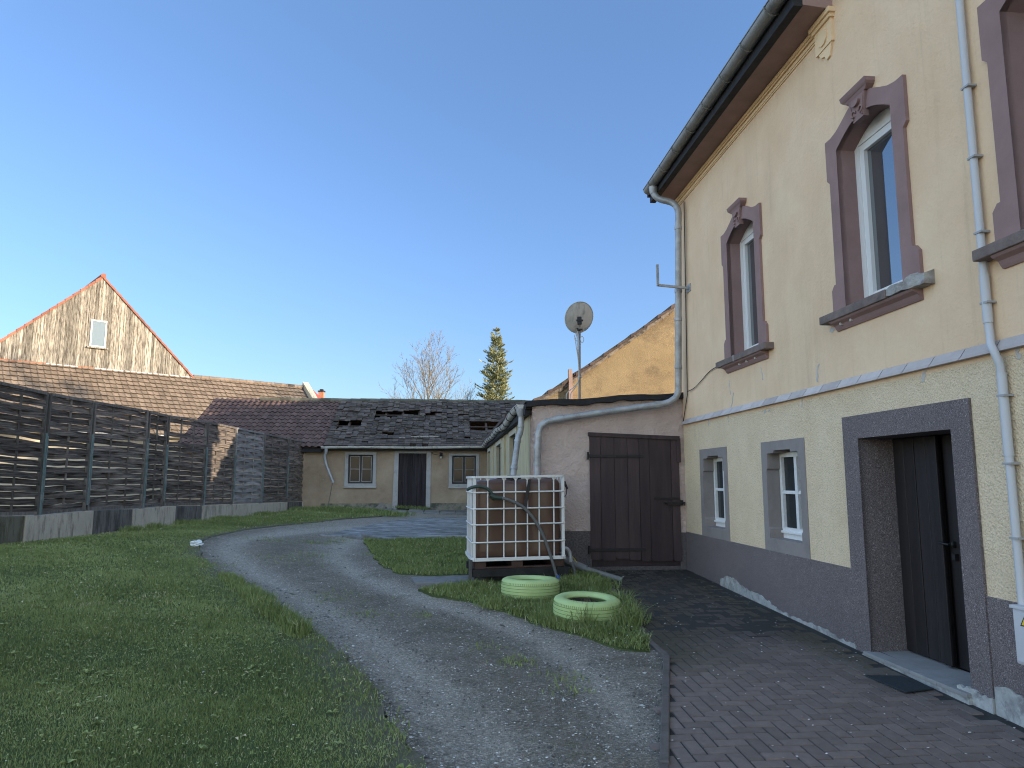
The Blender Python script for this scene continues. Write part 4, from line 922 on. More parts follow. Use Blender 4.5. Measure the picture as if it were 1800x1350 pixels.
# roof planes: P(u, d): u metres up the slope from the eaves
ES, EZ, RS, RZ2 = -13.32, 2.68, -17.0, 4.62; SLN = math.hypot(RS - ES, RZ2 - EZ); US, UZ = (RS - ES) / SLN, (RZ2 - EZ) / SLN
def RP(u, d, h): return (ES + US * u + UZ * h, d, EZ + UZ * u - US * h)
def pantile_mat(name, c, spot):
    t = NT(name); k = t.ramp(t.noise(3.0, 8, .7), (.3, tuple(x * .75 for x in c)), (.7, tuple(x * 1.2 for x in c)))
    k = t.mix(t.ramp(t.noise(9, 8, .8), (.60, 0.0), (.70, .7)), k, spot); k = t.mix(1.0, k, t.ramp(t.attr(), (0, .3), (.1, .8), (1, 1.2)), 'MULTIPLY'); t.bump(t.noise(40, 5), .4, .01); return t.out(k, .85, .2)  # low end of the tint ramp is for the painted shade on risers
PANT = pantile_mat('brown_pantiles', (.115, .073, .064), (.20, .18, .165))
def pantiles(mb, mapf, u0, u1, d0, d1, du, dd, amp=.024, step=.028, sub=6):
    nr, nc = int(round((u1 - u0) / du)), int(round((d1 - d0) / dd))
    for r_ in range(nr):
        a, b = u0 + r_ * du, u0 + (r_ + 1) * du + .03
        for c_ in range(nc):
            x0 = d0 + c_ * dd; V_ = []; jz = random.gauss(0, .003); tt = random.random(); ju = random.gauss(0, .006)
            for (u, h) in ((a + ju - .0, step - .03), (a + ju, step), (b, 0)):
                for i in range(sub + 1):
                    t = i / sub; prof = amp * math.sin(2 * math.pi * (t - .1)) if t < .98 else amp * math.sin(2 * math.pi * (.98 - .1)); V_.append(mapf(u, x0 + t * (dd + .0), h + prof + jz))
            k = sub + 1; tt = .1 + .9 * tt; mb.add(V_, [(i, i + 1, k + i + 1, k + i) for i in range(sub)], .0, False); mb.add(V_[k:], [(i, i + 1, k + i + 1, k + i) for i in range(sub)], tt, True)  # zero tint on the riser paints a shade line under each course
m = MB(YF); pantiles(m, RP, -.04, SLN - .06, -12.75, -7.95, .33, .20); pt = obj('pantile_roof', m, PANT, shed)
# old flat tiles, slipped and mossy, with holes to the rafters
OLD = NT('old_grey_tiles')
_k = OLD.ramp(OLD.noise(4, 8, .75), (.3, (.052, .043, .038)), (.6, (.10, .083, .074)), (.75, (.18, .16, .145)))
_k = OLD.mix(1.0, _k, OLD.ramp(OLD.attr(), (0, .6), (1, 1.5)), 'MULTIPLY'); _k = OLD.mix(OLD.ramp(OLD.noise(1.6, 8, .8), (.55, 0.0), (.66, .75)), _k, (.055, .040, .026)); OLD.bump(OLD.noise(30, 6, .7), .7, .02); OLDM = OLD.out(_k, .9, .2)
hole_px = [(1.42, 2.12, -7.75, -6.88, 1.0), (2.52, 3.0, -6.45, -5.45, .95), (2.62, 3.22, -5.42, -4.75, 1.0), (2.5, 2.98, -4.7, -4.05, .95), (1.2, 2.1, -2.98, -1.6, 1.0), (.72, 1.0, -6.3, -5.6, .4), (2.5, 2.9, -3.4, -2.7, .5)]
m = MB(YF); moss = MB(YF); eu, ew = .175, .205
for r_ in range(int(SLN / eu)):
    u = r_ * eu
    x = -7.93 + (ew / 2 if r_ % 2 else 0) * .15
    while x < -.6:
        hit = any(a < u + .1 < b and c < x + .1 < d_ and random.random() < p for a, b, c, d_, p in hole_px)
        if not hit and random.random() > .012:
            bad = r_ > 2; rot = random.gauss(0, .05 if bad else .012); lift = abs(random.gauss(0, .022 if bad else .004)); sl_ = random.gauss(0, .034 if bad else .006)
            if r_ > 3 and random.random() < .13: sl_ -= random.uniform(.04, .12); rot += random.gauss(0, .15); lift += .02
            cu, cd = u + sl_, x + ew / 2; Ln = .30; tt = random.random()
            P = []
            for hh in (0, .024):
                for (du_, dd_) in ((0, -ew / 2 + .004), (0, ew / 2 - .004), (Ln, ew / 2 - .004), (Ln, -ew / 2 + .004)):
                    uu = cu + du_ * math.cos(rot) - dd_ * math.sin(rot); xx = cd + du_ * math.sin(rot) + dd_ * math.cos(rot)
                    P.append(RP(uu, xx, .032 + lift - .030 * du_ / Ln + hh))
            m.hexa(P, tt)
            if bad and random.random() < (.62 if -6.8 < x < -2 else .2):
                for _ in range(random.randint(1, 4)):
                    q = (u + random.uniform(0, .16), x + random.uniform(0, .2)); r0 = random.uniform(.015, .06)
                    c0 = Vector(RP(q[0], q[1], .05)); V_ = [tuple(c0 + Vector((random.uniform(.6, 1.2) * r0 * math.cos(t), random.uniform(.7, 1.4) * r0 * math.sin(t), 0))) for t in np.linspace(0, 6.28, 7)[:-1]] + [tuple(c0 + Vector((.3 * r0, 0, r0 * .8)))]
                    moss.add(V_, [(i, (i + 1) % 6, 6) for i in range(6)], random.random())
        x += ew
ot = obj('old_tile_roof', m, OLDM, shed)
mo_ = obj('moss_cover', moss, dirty('roof_moss', (.060, .050, .030), .4, 6, (.10, .095, .075), 5, (.5, .6), bump=.6, tintvar=.5), ot); mo_['kind'] = 'stuff'
m = MB(YF)
for k in range(13): m.box((0, 0, 0), (0, 0, 0)) if False else m.hexa([RP(.0, -8 + k * .62, -.14), RP(.0, -7.93 + k * .62, -.14), RP(SLN, -7.93 + k * .62, -.14), RP(SLN, -8 + k * .62, -.14), RP(.0, -8 + k * .62, -.03), RP(.0, -7.93 + k * .62, -.03), RP(SLN, -7.93 + k * .62, -.03), RP(SLN, -8 + k * .62, -.03)])
u = .16
while u < SLN: m.hexa([RP(u, -8, -.03), RP(u, -.6, -.03), RP(u + .04, -.6, -.03), RP(u + .04, -8, -.03), RP(u, -8, .0), RP(u, -.6, .0), RP(u + .04, -.6, .0), RP(u + .04, -8, .0)]); u += .52
obj('rafters', m, dirty('old_rafters', (.07, .055, .045), .3, 8), shed)
m = MB(YF); m.hexa([RP(.66, -5.05, .05), RP(.66, -4.1, .06), RP(.70, -4.1, .06), RP(.70, -5.05, .05), RP(.66, -5.05, .08), RP(.66, -4.1, .09), RP(.70, -4.1, .09), RP(.70, -5.05, .08)]); m.hexa([RP(.58, -5.6, .05), RP(.58, -5.25, .05), RP(.61, -5.25, .05), RP(.61, -5.6, .05), RP(.58, -5.6, .07), RP(.58, -5.25, .07), RP(.61, -5.25, .07), RP(.61, -5.6, .07)]); obj('bare_batten', m, dirty('pale_batten', (.33, .30, .26)), shed)
# ridge tiles, rear slope, eaves board
m = MB(YF); x = -11.0
while x < 6: 
    L = .38; zz = RZ2 + .03 + random.uniform(-.012, .012); m.tube([(RS, x, zz - .03), (RS, x + L * 1.05, zz - .03)], [.105, .098], 12, random.random()); x += L
obj('ridge_tiles', m, dirty('ridge_tile', (.10, .095, .07), .3, 6, (.16, .14, .10), 3, tintvar=.3), shed)
m = MB(YF); m.add([(RS, -12.75, RZ2 - .03), (RS, 6, RZ2 - .03), (-20.7, 6, 2.66), (-20.7, -12.75, 2.66)], [(0, 1, 2, 3)]); m.add([RP(0, -.65, 0), RP(0, 6, 0), RP(SLN, 6, 0), RP(SLN, -.65, 0)], [(0, 1, 2, 3)]); obj('rear_slope', m, MAT['tiledark'], shed)
m = MB(YF); m.box((SF + .0, -8.0, 2.56), (SF + .24, -2.35, 2.63)); m.box((SF, -12.7, 2.5), (SF + .22, -8.0, 2.62)); obj('eaves_board', m, MAT['bitumen'], shed)
gsh = sag_gutter([YF(SF + .37, -7.98 + 5.5 * k / 8, 2.665 + .012 * math.sin(k) + .004 * k) for k in range(9)], .065, 5, MAT['whitegutter'], shed, MAT['iron'])
m = MB(YF); pth = [(SF + .37, -7.82, 2.62), (SF + .37, -7.82, 2.48), (SF + .34, -7.86, 2.40), (SF + .34, -7.86, 2.28), (SF + .34, -7.80, 2.05), (SF + .36, -7.56, 1.48)]
m.tube(pth, .045, 12); sp = obj('downpipe', m, MAT['zinc'], shed); m = MB(YF); m.tube([(SF + .37, -7.82, 2.50), (SF + .37, -7.82, 2.62)], .055, 12); obj('pipe_collar', m, MAT['zinc'], sp)
m = MB(YF); m.tube([(SF + .33, -7.58, 1.50), (SF + .42, -7.70, .62)], .014, 6); o = obj('prop_stick', m, dirty('grey_stick', (.17, .15, .13)), loc=YF(SF + .42, -7.70, .62)); tag(o, 'thin grey stick propping up the loose end of the shed downpipe', 'stick')
# lamp by the shed door
lp = thing('wall_lamp', 'small old lamp under the shed eaves between the door and a window', 'wall lamp', YF(SF, -4.0, 2.42))
m = MB(YF); m.lathe((SF + .10, -4.0, 2.33), [(0, .10), (.03, .09), (.085, .05), (.09, .045), (.03, .05), (0, .05)], 16); m.tube([(SF, -4.0, 2.46), (SF + .06, -4.0, 2.48), (SF + .10, -4.0, 2.43)], .012, 8); m.box((SF, -4.05, 2.42), (SF + .015, -3.95, 2.5)); obj('shade', m, MAT['iron'], lp)
m = MB(YF); m.lathe((SF + .10, -4.0, 2.33), [(0, -.04), (.03, -.03), (.038, .0), (.03, .05)], 14); obj('bulb', m, plain('milky_globe', (.55, .55, .52), .2), lp)
m = MB(YF); m.tube(spline([(SF + .012, -4.04, 2.46), (SF + .012, -4.25, 2.44), (SF + .012, -4.32, 2.52)], 5), .008, 5); obj('cable', m, MAT['iron'], lp)
# ================================================================== WOVEN FENCE on its low wall
FA = np.array([-7.9, 11.1, 0]); FB = np.array([-6.94, 26, 0]); FD = (FB - FA) / np.linalg.norm(FB - FA); FN = np.array([FD[1], -FD[0], 0])
def FF(t, o, z): p = FA + FD * t + FN * o; return (p[0], p[1], z)
def fpt(px, py): p = on_plane(px, py, FA, FN); return float((p - FA) @ FD), float(p[2])
TOPS = [fpt(*p) for p in ((-75, 655), (0, 672), (80, 690), (160, 705), (258, 722), (293, 730), (362, 741), (415, 752), (465, 762), (508, 771), (538, 776), (563, 780))]
BOTS = [fpt(*p) for p in ((-75, 908), (75, 905), (155, 897), (250, 893), (290, 889), (355, 888), (412, 886), (460, 884), (560, 880))]
ztop_f = lambda t: float(np.interp(t, *zip(*TOPS))); zbot_f = lambda t: float(np.interp(t, *zip(*BOTS)))
bounds = [fpt(px, 760)[0] for px in (-75, 79, 160, 258, 293, 363, 414, 464, 507, 538, 562)]
DW = wood('dark_weathered_slats', (.20, .165, .138), (.034, .029, .027), (2.2, 2.2, 46), .42, .8, .85, .2, .40, .66)
LW = wood('grey_weathered_slats', (.30, .285, .27), (.15, .14, .135), (3, 3, 40), .3, .6, .85, .2)
PW = wood('grey_post_wood', (.17, .155, .14), (.075, .066, .06), (20, 20, 2), .3, .5, .85, .2)
TEAL = dirty('teal_steel', (.12, .17, .17), .15, 6, (.26, .27, .27), 5, (.5, .7), rough=.45, bump=.1)
fence = thing('woven_fence', 'tall fence of weathered dark woven slat panels on a low stained wall', 'fence', FF(7, 0, .9))
for i in range(len(bounds) - 1):
    a, b = bounds[i] + .035, bounds[i + 1] - .035; light = i == 6; tight = i >= 5
    m = MB(FF); W = b - a
    nb = 2 if W > 1.2 else 1; bt = [a + W * (k + 1) / (nb + 1) for k in range(nb)]
    lo, hi = zbot_f((a + b) / 2) + .05, ztop_f((a + b) / 2) - .04; pitch = .088 if light else .105; nr = int((hi - lo) / pitch)
    sag = random.uniform(-.02, .02)
    for r_ in range(nr):
        z = lo + (hi - lo) * (r_ + .5) / nr; fr = (r_ + .5) / nr
        if i == 4 and (.70 < fr < .78 or .82 < fr < .93): continue
        if i == 3 and .76 < fr < .81: continue
        ph = r_ % 2; k = 16; hgt = pitch * (random.choice((.87, .92, .96, 1.0)) if not (light or tight) else (1.0 if light else .95)); zj = random.gauss(0, .004 if tight else .007); tl = random.gauss(0, .004 if tight else .012); tt = min(1, max(0, .5 + (((i * 37) % 11) / 11 - .5) * .7 + random.gauss(0, .22)))
        V_ = []
        for q in range(k + 1):
            t = a + W * q / k; u = (q / k) * (nb + 1)
            o_ = .020 * math.cos(math.pi * u + math.pi * ph) ; o_ = .022 * (math.sin(math.pi * (u - .5) + math.pi * ph))
            zz = z + zj + tl * (q / k - .5) * W + (ztop_f(t) - ztop_f((a + b) / 2)) * fr + (zbot_f(t) - zbot_f((a + b) / 2)) * (1 - fr) + .004 * math.sin(q * .9 + r_)
            tilt = .004 + .006 * math.sin(r_ * 2.1 + q * .3)
            V_ += [(t, o_ + .004 + tilt, zz - hgt / 2), (t, o_ + .004 - tilt, zz + hgt / 2), (t, o_ - .004 - tilt, zz + hgt / 2), (t, o_ - .004 + tilt, zz - hgt / 2)]
        m.add(V_, [(4 * q + j, 4 * q + (j + 1) % 4, 4 * q + 4 + (j + 1) % 4, 4 * q + 4 + j) for q in range(k) for j in range(4)], tt)
    p = obj('woven_panel', m, LW if light else DW, fence)
    if light: p['label'] = 'pale silver grey tightly woven panel'
    if i == 4: p['label'] = 'panel with broken slats near its top'
    m = MB(FF)
    for t in bt: m.bar((t, 0, lo - .03), (t, 0, ztop_f(t) - .03), .03, .022, up=(1, 0, 0), tint=random.random())
    for zf in (zbot_f, ztop_f):
        s_ = .03 if zf is zbot_f else -.015
        for o_ in (.022, -.022): m.hexa([(a, o_ - .010, zf(a) + s_ - .025), (b, o_ - .010, zf(b) + s_ - .025), (b, o_ + .010, zf(b) + s_ - .025), (a, o_ + .010, zf(a) + s_ - .025), (a, o_ - .010, zf(a) + s_ + .025), (b, o_ - .010, zf(b) + s_ + .025), (b, o_ + .010, zf(b) + s_ + .025), (a, o_ + .010, zf(a) + s_ + .025)], random.random())
    for t in (a + .01, b - .01): m.box((t - .018, -.03, zbot_f(t) + .01), (t + .018, .034, ztop_f(t)), random.random())
    obj('panel_frame', m, LW if light else PW, p)
for i, t in enumerate(bounds[1:]):
    m = MB(FF); m.box((t - .022, -.05, zbot_f(t) - .02), (t + .022, .0, ztop_f(t) - .02), random.random()); po = obj('post', m, PW, fence, bevel=.004)
    if i < 9:
        h0 = zbot_f(t) + (.0 if i % 2 == 0 else .12); h1 = zbot_f(t) + (ztop_f(t) - zbot_f(t)) * random.uniform(.66, .72)
        m = MB(FF); m.box((t - .020, .0, h0 - .02), (t + .020, .045, h1)); m.box((t - .028, .045, h0 + .2), (t - .014, .055, h1 - .05)); m.box((t + .014, .045, h0 + .2), (t + .028, .055, h1 - .05)); obj('steel_channel', m, TEAL, po)
low = thing('low_wall', 'low rendered wall in pale and dark stained sections under the woven fence', 'wall', FF(7, 0, .6))
def lowmat(name, c, st, at):
    t = NT(name); k = t.ramp(t.noise(2.5, 8, .7), (.3, tuple(x * .8 for x in c)), (.7, c))
    k = t.mix(t.ramp(t.noise(2.2, 8, .8, t.vec((3, 3, .5))), (at, 0.0), (at + .14, .85)), k, st)
    t.bump(t.noise(14, 7, .7), .6, .02); return t.out(k, .93, .15)
LM = [lowmat('pale_render', (.46, .41, .34), (.11, .10, .085), .50), lowmat('dark_stained_concrete', (.16, .15, .14), (.05, .048, .045), .45), lowmat('mossy_concrete', (.15, .14, .11), (.055, .055, .03), .45)]
segs = [(-75, 37, 2), (37, 157, 0), (157, 227, 1), (227, 302, 0), (302, 350, 1), (350, 393, 0), (393, 408, 0), (408, 458, 0), (458, 500, 0), (500, 527, 1), (527, 551, 0), (551, 572, 1)]
for x0, x1, k in segs:
    a, b = fpt(x0, 910)[0], fpt(x1, 910)[0]; N = 6
    m = MB(FF); tz = [zbot_f(a + (b - a) * q / N) - .01 + random.uniform(-.008, .004) for q in range(N + 1)]
    V_ = []
    for q in range(N + 1):
        t = a + .004 + (b - a - .008) * q / N; o1 = .07 + (.012 if k == 0 else -.006) + random.uniform(-.002, .002)
        V_ += [(t, o1, .1), (t, o1, tz[q]), (t, -.16, tz[q]), (t, -.16, .1)]
    m.add(V_, [(4 * q + j, 4 * q + (j + 1) % 4, 4 * q + 4 + (j + 1) % 4, 4 * q + 4 + j) for q in range(N) for j in range(4)] + [(0, 1, 2, 3), (4 * N + 3, 4 * N + 2, 4 * N + 1, 4 * N)])
    x = obj('wall_section', m, LM[k], low, bevel=.006)
    x['label'] = ('pale rendered section', 'dark stained section', 'dark mossy section')[k]

# ================================================================== BIG BARN with boarded gable and the long tiled building in front
BP = at(335, 662, 34.0); BD = np.array([.728, .685, 0]); BD /= np.linalg.norm(BD); BN = np.array([BD[1], -BD[0], 0]); BZ = float(BP[2]); BP[2] = 0
def BF(t, o, z): p = BP + BD * t + BN * o; return (p[0], p[1], z)
def bpt(px, py, o=0): p = on_plane(px, py, BP + BN * o, BN); return float((p - BP) @ BD), float(p[2])
ta, za = bpt(181, 487); t0, z0 = bpt(0, 600); tr_, zr_ = bpt(336, 660)
lslope = (za - z0) / (ta - t0); rslope = (za - zr_) / (tr_ - ta); tl_ = ta - (za - BZ) / lslope
gab = lambda t: za - (ta - t) * lslope if t < ta else za - (t - ta) * rslope
barn = thing('boarded_barn', 'tall barn gable of bleached vertical boards edged with red tiles', 'barn', BF(ta, -4, .6))
BW = wood('bleached_boards', (.345, .318, .265), (.09, .076, .06), (26, 26, 2.6), .42, .6, .85, .2, .40, .60)
m = MB(BF); t = tl_ + .02
while t < tr_ - .05:
    wd = random.uniform(.085, .15); b = min(t + wd - .008, tr_ - .02); o_ = random.uniform(-.012, .012)
    wt = bpt(160, 566)[0] - .03, bpt(186, 566)[0] + .03
    P = [(t, BZ - .25), (b, BZ - .25), (b, gab(b) - .02), (t, gab(t) - .02)]
    if t < ta < b: P = [(t, BZ - .25), (b, BZ - .25), (b, gab(b) - .02), (ta, za - .02), (t, gab(t) - .02)]
    m.prism(P, [], lambda x, d, z: (x, d, z), .03 + o_, -.03, back=False, tint=random.random()); t += wd
bw = obj('gable_boards', m, BW, barn)
m = MB(BF); m.add([(tl_, -.05, 0), (tr_, -.05, 0), (tr_, -.05, BZ), (ta, -.05, za - .05), (tl_, -.05, BZ)], [(0, 1, 2, 3, 4)]); m.add([(tl_, -10, 0), (tr_, -10, 0), (tr_, -10, BZ), (ta, -10, za - .05), (tl_, -10, BZ)], [(0, 1, 2, 3, 4)])
m.add([(tr_, -.05, 0), (tr_, -10, 0), (tr_, -10, BZ), (tr_, -.05, BZ)], [(0, 1, 2, 3)]); m.add([(tl_, -.05, 0), (tl_, -10, 0), (tl_, -10, BZ), (tl_, -.05, BZ)], [(0, 1, 2, 3)]); obj('wall', m, dirty('barn_brick', (.22, .14, .10), .2, 6), barn)
RED = dirty('red_clay_tile', (.27, .098, .062), .22, 4, (.20, .11, .08), 4, (.5, .7), tintvar=.3, bump=.4)
m = MB(BF); m.add([(ta, .06, za + .02), (tr_ + .15, .06, gab(tr_ + .15) + .02), (tr_ + .15, -10, gab(tr_ + .15) + .02), (ta, -10, za + .02)], [(0, 1, 2, 3)]); m.add([(ta, .06, za + .02), (tl_ - .15, .06, gab(tl_ - .15) + .02), (tl_ - .15, -10, gab(tl_ - .15) + .02), (ta, -10, za + .02)], [(0, 1, 2, 3)]); rf = obj('roof', m, RED, barn)
m = MB(BF)
for sg, te in ((1, tr_ + .08), (-1, tl_ - .1)):
    L = math.hypot(te - ta, gab(te) - za); n = int(L / .36)
    for k in range(n):
        p = [(ta + (te - ta) * q / n) for q in (k, k + 1.06)]; lift = [.035, .075] if True else 0
        A, B = (p[1], gab(p[1])), (p[0], gab(p[0])); hh = .085 if sg < 0 else .065
        m.hexa([(A[0], -.14, A[1] - .06), (A[0], .10, A[1] - .06), (B[0], .085, B[1] - .07), (B[0], -.14, B[1] - .07), (A[0], -.14, A[1] + hh), (A[0], .10, A[1] + hh), (B[0], .085, B[1] + hh - .03), (B[0], -.14, B[1] + hh - .03)], random.random())
m.tube([BF(ta, .12, za + .03)[:] if False else (ta, .12, za + .04), (ta, -10, za + .04)], .11, 10); obj('verge_tiles', m, RED, rf)
m = MB(BF); k = 14
for q in range(k):
    a = tl_ + (tr_ - tl_) * q / k; b = tl_ + (tr_ - tl_) * (q + 1) / k; tt = random.random()
    m.hexa([(a, .03, BZ - .16), (b - .01, .03, BZ - .16), (b - .01, .12, BZ - .22), (a, .12, BZ - .22), (a, .03, BZ + .0), (b - .01, .03, BZ + .0), (b - .01, .115, BZ - .04), (a, .115, BZ - .04)], tt)
t = NT('pale_flashing'); kk = t.ramp(t.attr(), (.25, (.38, .15, .08)), (.3, (.46, .45, .44)), (1, (.56, .55, .53))); obj('flashing', m, t.out(kk, .6, .3), barn)
q = [bpt(*p) for p in ((158, 609), (184, 610), (186, 566), (161, 563))]; x0, x1, y0, y1 = (q[0][0] + q[3][0]) / 2, (q[1][0] + q[2][0]) / 2, (q[0][1] + q[1][1]) / 2, (q[2][1] + q[3][1]) / 2
m = MB(BF); m.prism([(x0 - .03, y0 - .03), (x1 + .03, y0 - .03), (x1 + .03, y1 + .03), (x0 - .03, y1 + .03)], [[(x0 + .03, y0 + .03), (x1 - .03, y0 + .03), (x1 - .03, y1 - .03), (x0 + .03, y1 - .03)]], lambda a, d, b: (a, d, b), .075, .0, back=False); wf = obj('window', m, dirty('white_frame', (.60, .60, .58), .05, 8), barn)
m = MB(BF); m.box((x0, .045, y0), (x1, .055, y1)); obj('pane', m, plain('frosted_pane', (.15, .20, .235), .6, .15), wf)
m = MB(BF); m.box((x0 - .13, .03, y0 - .10), (x1 + .12, .16, y0 - .035)); obj('sill', m, BW, wf)

longb = thing('long_tiled_building', 'long low building with a sunlit brown tiled roof beyond the fence', 'building', BF(-3, 3, .6))
OE, ZE = 3.45, 3.45; TE = bpt(533, 683)[0]; TB = -22.0
LSL = math.hypot(OE, BZ - ZE); lo_, lz_ = -OE / LSL, (BZ - ZE) / LSL
def LP(u, t, h): return (t, OE + lo_ * u + .65 * h, ZE + lz_ * u + .75 * h)
TB_M = pantile_mat('sunlit_tiles', (.20, .152, .112), (.24, .135, .085))
def mulden(mb, mapf, u0, u1, d0, d1, du, dd):
    nr, nc = int(round((u1 - u0) / du)), int(round((d1 - d0) / dd))
    for r_ in range(nr):
        a, b = u0 + r_ * du, u0 + (r_ + 1) * du + .03
        for c_ in range(nc):
            x = d0 + c_ * dd; j = random.gauss(0, .004); tt = random.random() if random.random() > .03 else 1.2
            pr = [(0, .0), (.16, .016), (.32, .0), (.62, -.006), (.97, -.003)]
            V_ = [mapf(u, x + p * dd, h0 + h + j) for (u, h0) in ((a, -.02), (a, .055), (b, .0)) for p, h in pr]
            [mb.add(V_, [(q * 5 + i, q * 5 + i + 1, q * 5 + 6 + i, q * 5 + 5 + i) for i in range(4)], q * (.1 + .9 * tt)) for q in (0, 1)]  # riser coloured dark, a painted shade line below every row
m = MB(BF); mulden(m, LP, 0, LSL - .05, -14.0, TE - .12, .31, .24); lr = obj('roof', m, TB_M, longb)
m = MB(BF); m.add([LP(0, TB, -.02), LP(0, TE, -.02), LP(LSL, TE, -.02), LP(LSL, TB, -.02)], [(0, 1, 2, 3)]); m.add([(TB, -.1, BZ), (TE, -.1, BZ), (TE, -3.6, ZE), (TB, -3.6, ZE)], [(0, 1, 2, 3)]); obj('roof_deck', m, MAT['tiledark'], lr)
m = MB(BF); x = tr_ + .1
while x < TE: m.tube([(x, 0, BZ + .0), (x + .39, 0, BZ + .0)], [.11, .10], 10, random.random()); x += .37
obj('ridge_tiles', m, TB_M, lr)
m = MB(BF); oo, zz = [OE + .1, 0, 0], 0
m.hexa([(TE - .02, OE + .15, ZE - .4), (TE + .30, OE + .15, ZE - .4), (TE + .30, -.2, BZ - .5), (TE - .02, -.2, BZ - .5), (TE - .02, OE + .15, ZE + .22), (TE + .30, OE + .15, ZE + .22), (TE + .30, -.05, BZ + .30), (TE - .02, -.05, BZ + .30)])
m.box((TE, -3.6, 0), (TE + .3, OE - .3, ZE - .2)); obj('fire_wall', m, dirty('cream_parapet', (.50, .44, .33), .12, 3, (.3, .26, .2), 3), longb)
m = MB(BF); m.box((TB, -3.5, 0), (TE, OE - .35, ZE - .05)); obj('wall', m, dirty('long_wall', (.44, .38, .28), .15, 2, (.24, .20, .16), 2), longb)
m = MB(); mg, mb2 = gutter(BF(-12, OE + .10, ZE - .03), BF(TE, OE + .10, ZE - .03), .075, seams=12); obj('gutter', mg, MAT['whitegutter'], longb)

red = thing('red_roofed_house', 'distant house with a red hipped roof just above the shed ridge', 'house', (-22, 62, .6))
m = MB(); m.box((-27, 58, .4), (-15.7, 68, 6.8)); obj('wall', m, dirty('far_wall', (.45, .42, .36)), red)
m = MB(); m.add([(-27.4, 57.6, 6.7), (-15.3, 57.6, 6.5), (-15.3, 68.4, 6.5), (-27.4, 68.4, 6.5), (-24, 63, 9.75), (-18.0, 63, 9.75)], [(0, 1, 5, 4), (1, 2, 5), (2, 3, 4, 5), (3, 0, 4)]); obj('roof', m, dirty('red_roof', (.30, .065, .055), .15, 2), red)
ch = thing('brick_house', 'distant house whose orange brick chimney stands above the shed ridge', 'house', (-19, 78, .6))
m = MB(); m.box((-25, 74, .4), (-13, 82, 6.5)); obj('wall', m, dirty('far_wall_grey', (.4, .38, .35)), ch)
m = MB(); m.add([(-25.3, 73.7, 6.4), (-12.7, 73.7, 6.4), (-12.7, 82.3, 6.4), (-25.3, 82.3, 6.4), (-25.3, 78, 9.2), (-12.7, 78, 9.2)], [(0, 1, 5, 4), (2, 3, 4, 5), (1, 2, 5), (3, 0, 4)]); rr = obj('roof', m, MAT['tiledark'], ch)
c0 = at(561, 704, 78); c1 = at(570, 688, 78)
m = MB(); m.box((c0[0], 77.6, 8.6), (c1[0], 78.2, float(c1[2]) - .06)); kk = obj('chimney', m, dirty('chimney_brick', (.42, .17, .09), .2, 3), rr); m = MB(); m.box((c0[0] - .07, 77.55, float(c1[2]) - .08), (c1[0] + .07, 78.25, float(c1[2]) + .05)); m.box((c0[0] + .1, 77.7, float(c1[2])), (c1[0] - .1, 78.1, float(c1[2]) + .22)); obj('chimney_cap', m, MAT['iron'], kk)
# ================================================================== WATER TANK, its stand, hoses
TA = R(8); TO = np.array([-.53, 9.93, 0]); TX = np.array([math.cos(TA), math.sin(TA), 0]); TY = np.array([-math.sin(TA), math.cos(TA), 0]); TROLL = .016
def TF(x, y, z): p = TO + TX * x + TY * y; return (p[0], p[1], z + TROLL * (x - .6) if z > .3 else z)
def tpt(px, py, o=0):
    p = on_plane(px, py, TO + TY * o, TY) - TO; x = float(p @ TX); return (x, o, float(p[2]) - TROLL * (x - .6))
TW, TDp = 1.27, 1.06; Z0 = .50; Z1 = 1.645
stand = thing('tank_stand', 'low dark timber stand carrying the caged water tank', 'stand', (*TF(.6, .5, 0)[:2], .15))
m = MB(TF); BK = dirty('black_timber', (.022, .021, .022), .3, 6, (.05, .047, .045), 5, rough=.8, bump=.6, bscale=30)
m.box((-.01, -.01, .28), (TW + .06, .11, .39)); m.box((-.01, TDp - .1, .28), (TW + .06, TDp + .02, .39)); m.box((.02, .11, .29), (.14, TDp - .1, .385)); m.box((TW - .1, .11, .29), (TW + .04, TDp - .1, .385))
tb = obj('beam', m, BK, stand, bevel=.008)
for x in (.03, TW - .06):
    for y in (.0, TDp - .13): m = MB(TF); m.box((x, y, .05), (x + .11, y + .12, .282)); obj('leg', m, BK, stand, bevel=.006)
m = MB(TF); m.box((-.05, -.02, .06), (-.013, .10, .52)); m.box((.15, .3, .05), (TW - .12, .38, .27)); sp_ = obj('side_plank', m, wood('grey_plank', (.12, .115, .11), (.05, .05, .05)), stand)
m = MB(TF); m.box((.02, TDp - .06, .05), (TW, TDp - .03, .29)); m.box((TW - .02, .15, .05), (TW + .01, TDp - .06, .29)); obj('added_shade_board', m, BK, stand)  # black boards added to keep the space under the tank dark
tank = thing('water_tank', 'caged rectangular water tank painted brown inside a white tube cage', 'water tank', (*TF(.6, .5, 0)[:2], .39))
BR = dirty('brown_pallet', (.060, .032, .026), .2, 6, (.035, .03, .028), 5, rough=.6, bump=.3)
m = MB(TF)
for x in (.02, .53, TW - .17): m.box((x, .0, .392), (x + .16, .14, .49)); m.box((x, TDp - .14, .392), (x + .16, TDp, .49)); m.box((x, .14, .392), (x + .16, TDp - .14, .488))
m.box((.02, .005, .392), (TW - .01, .12, .418)); m.box((.0, .0, .488), (TW, TDp, .505)); obj('pallet', m, BR, tank, bevel=.008)
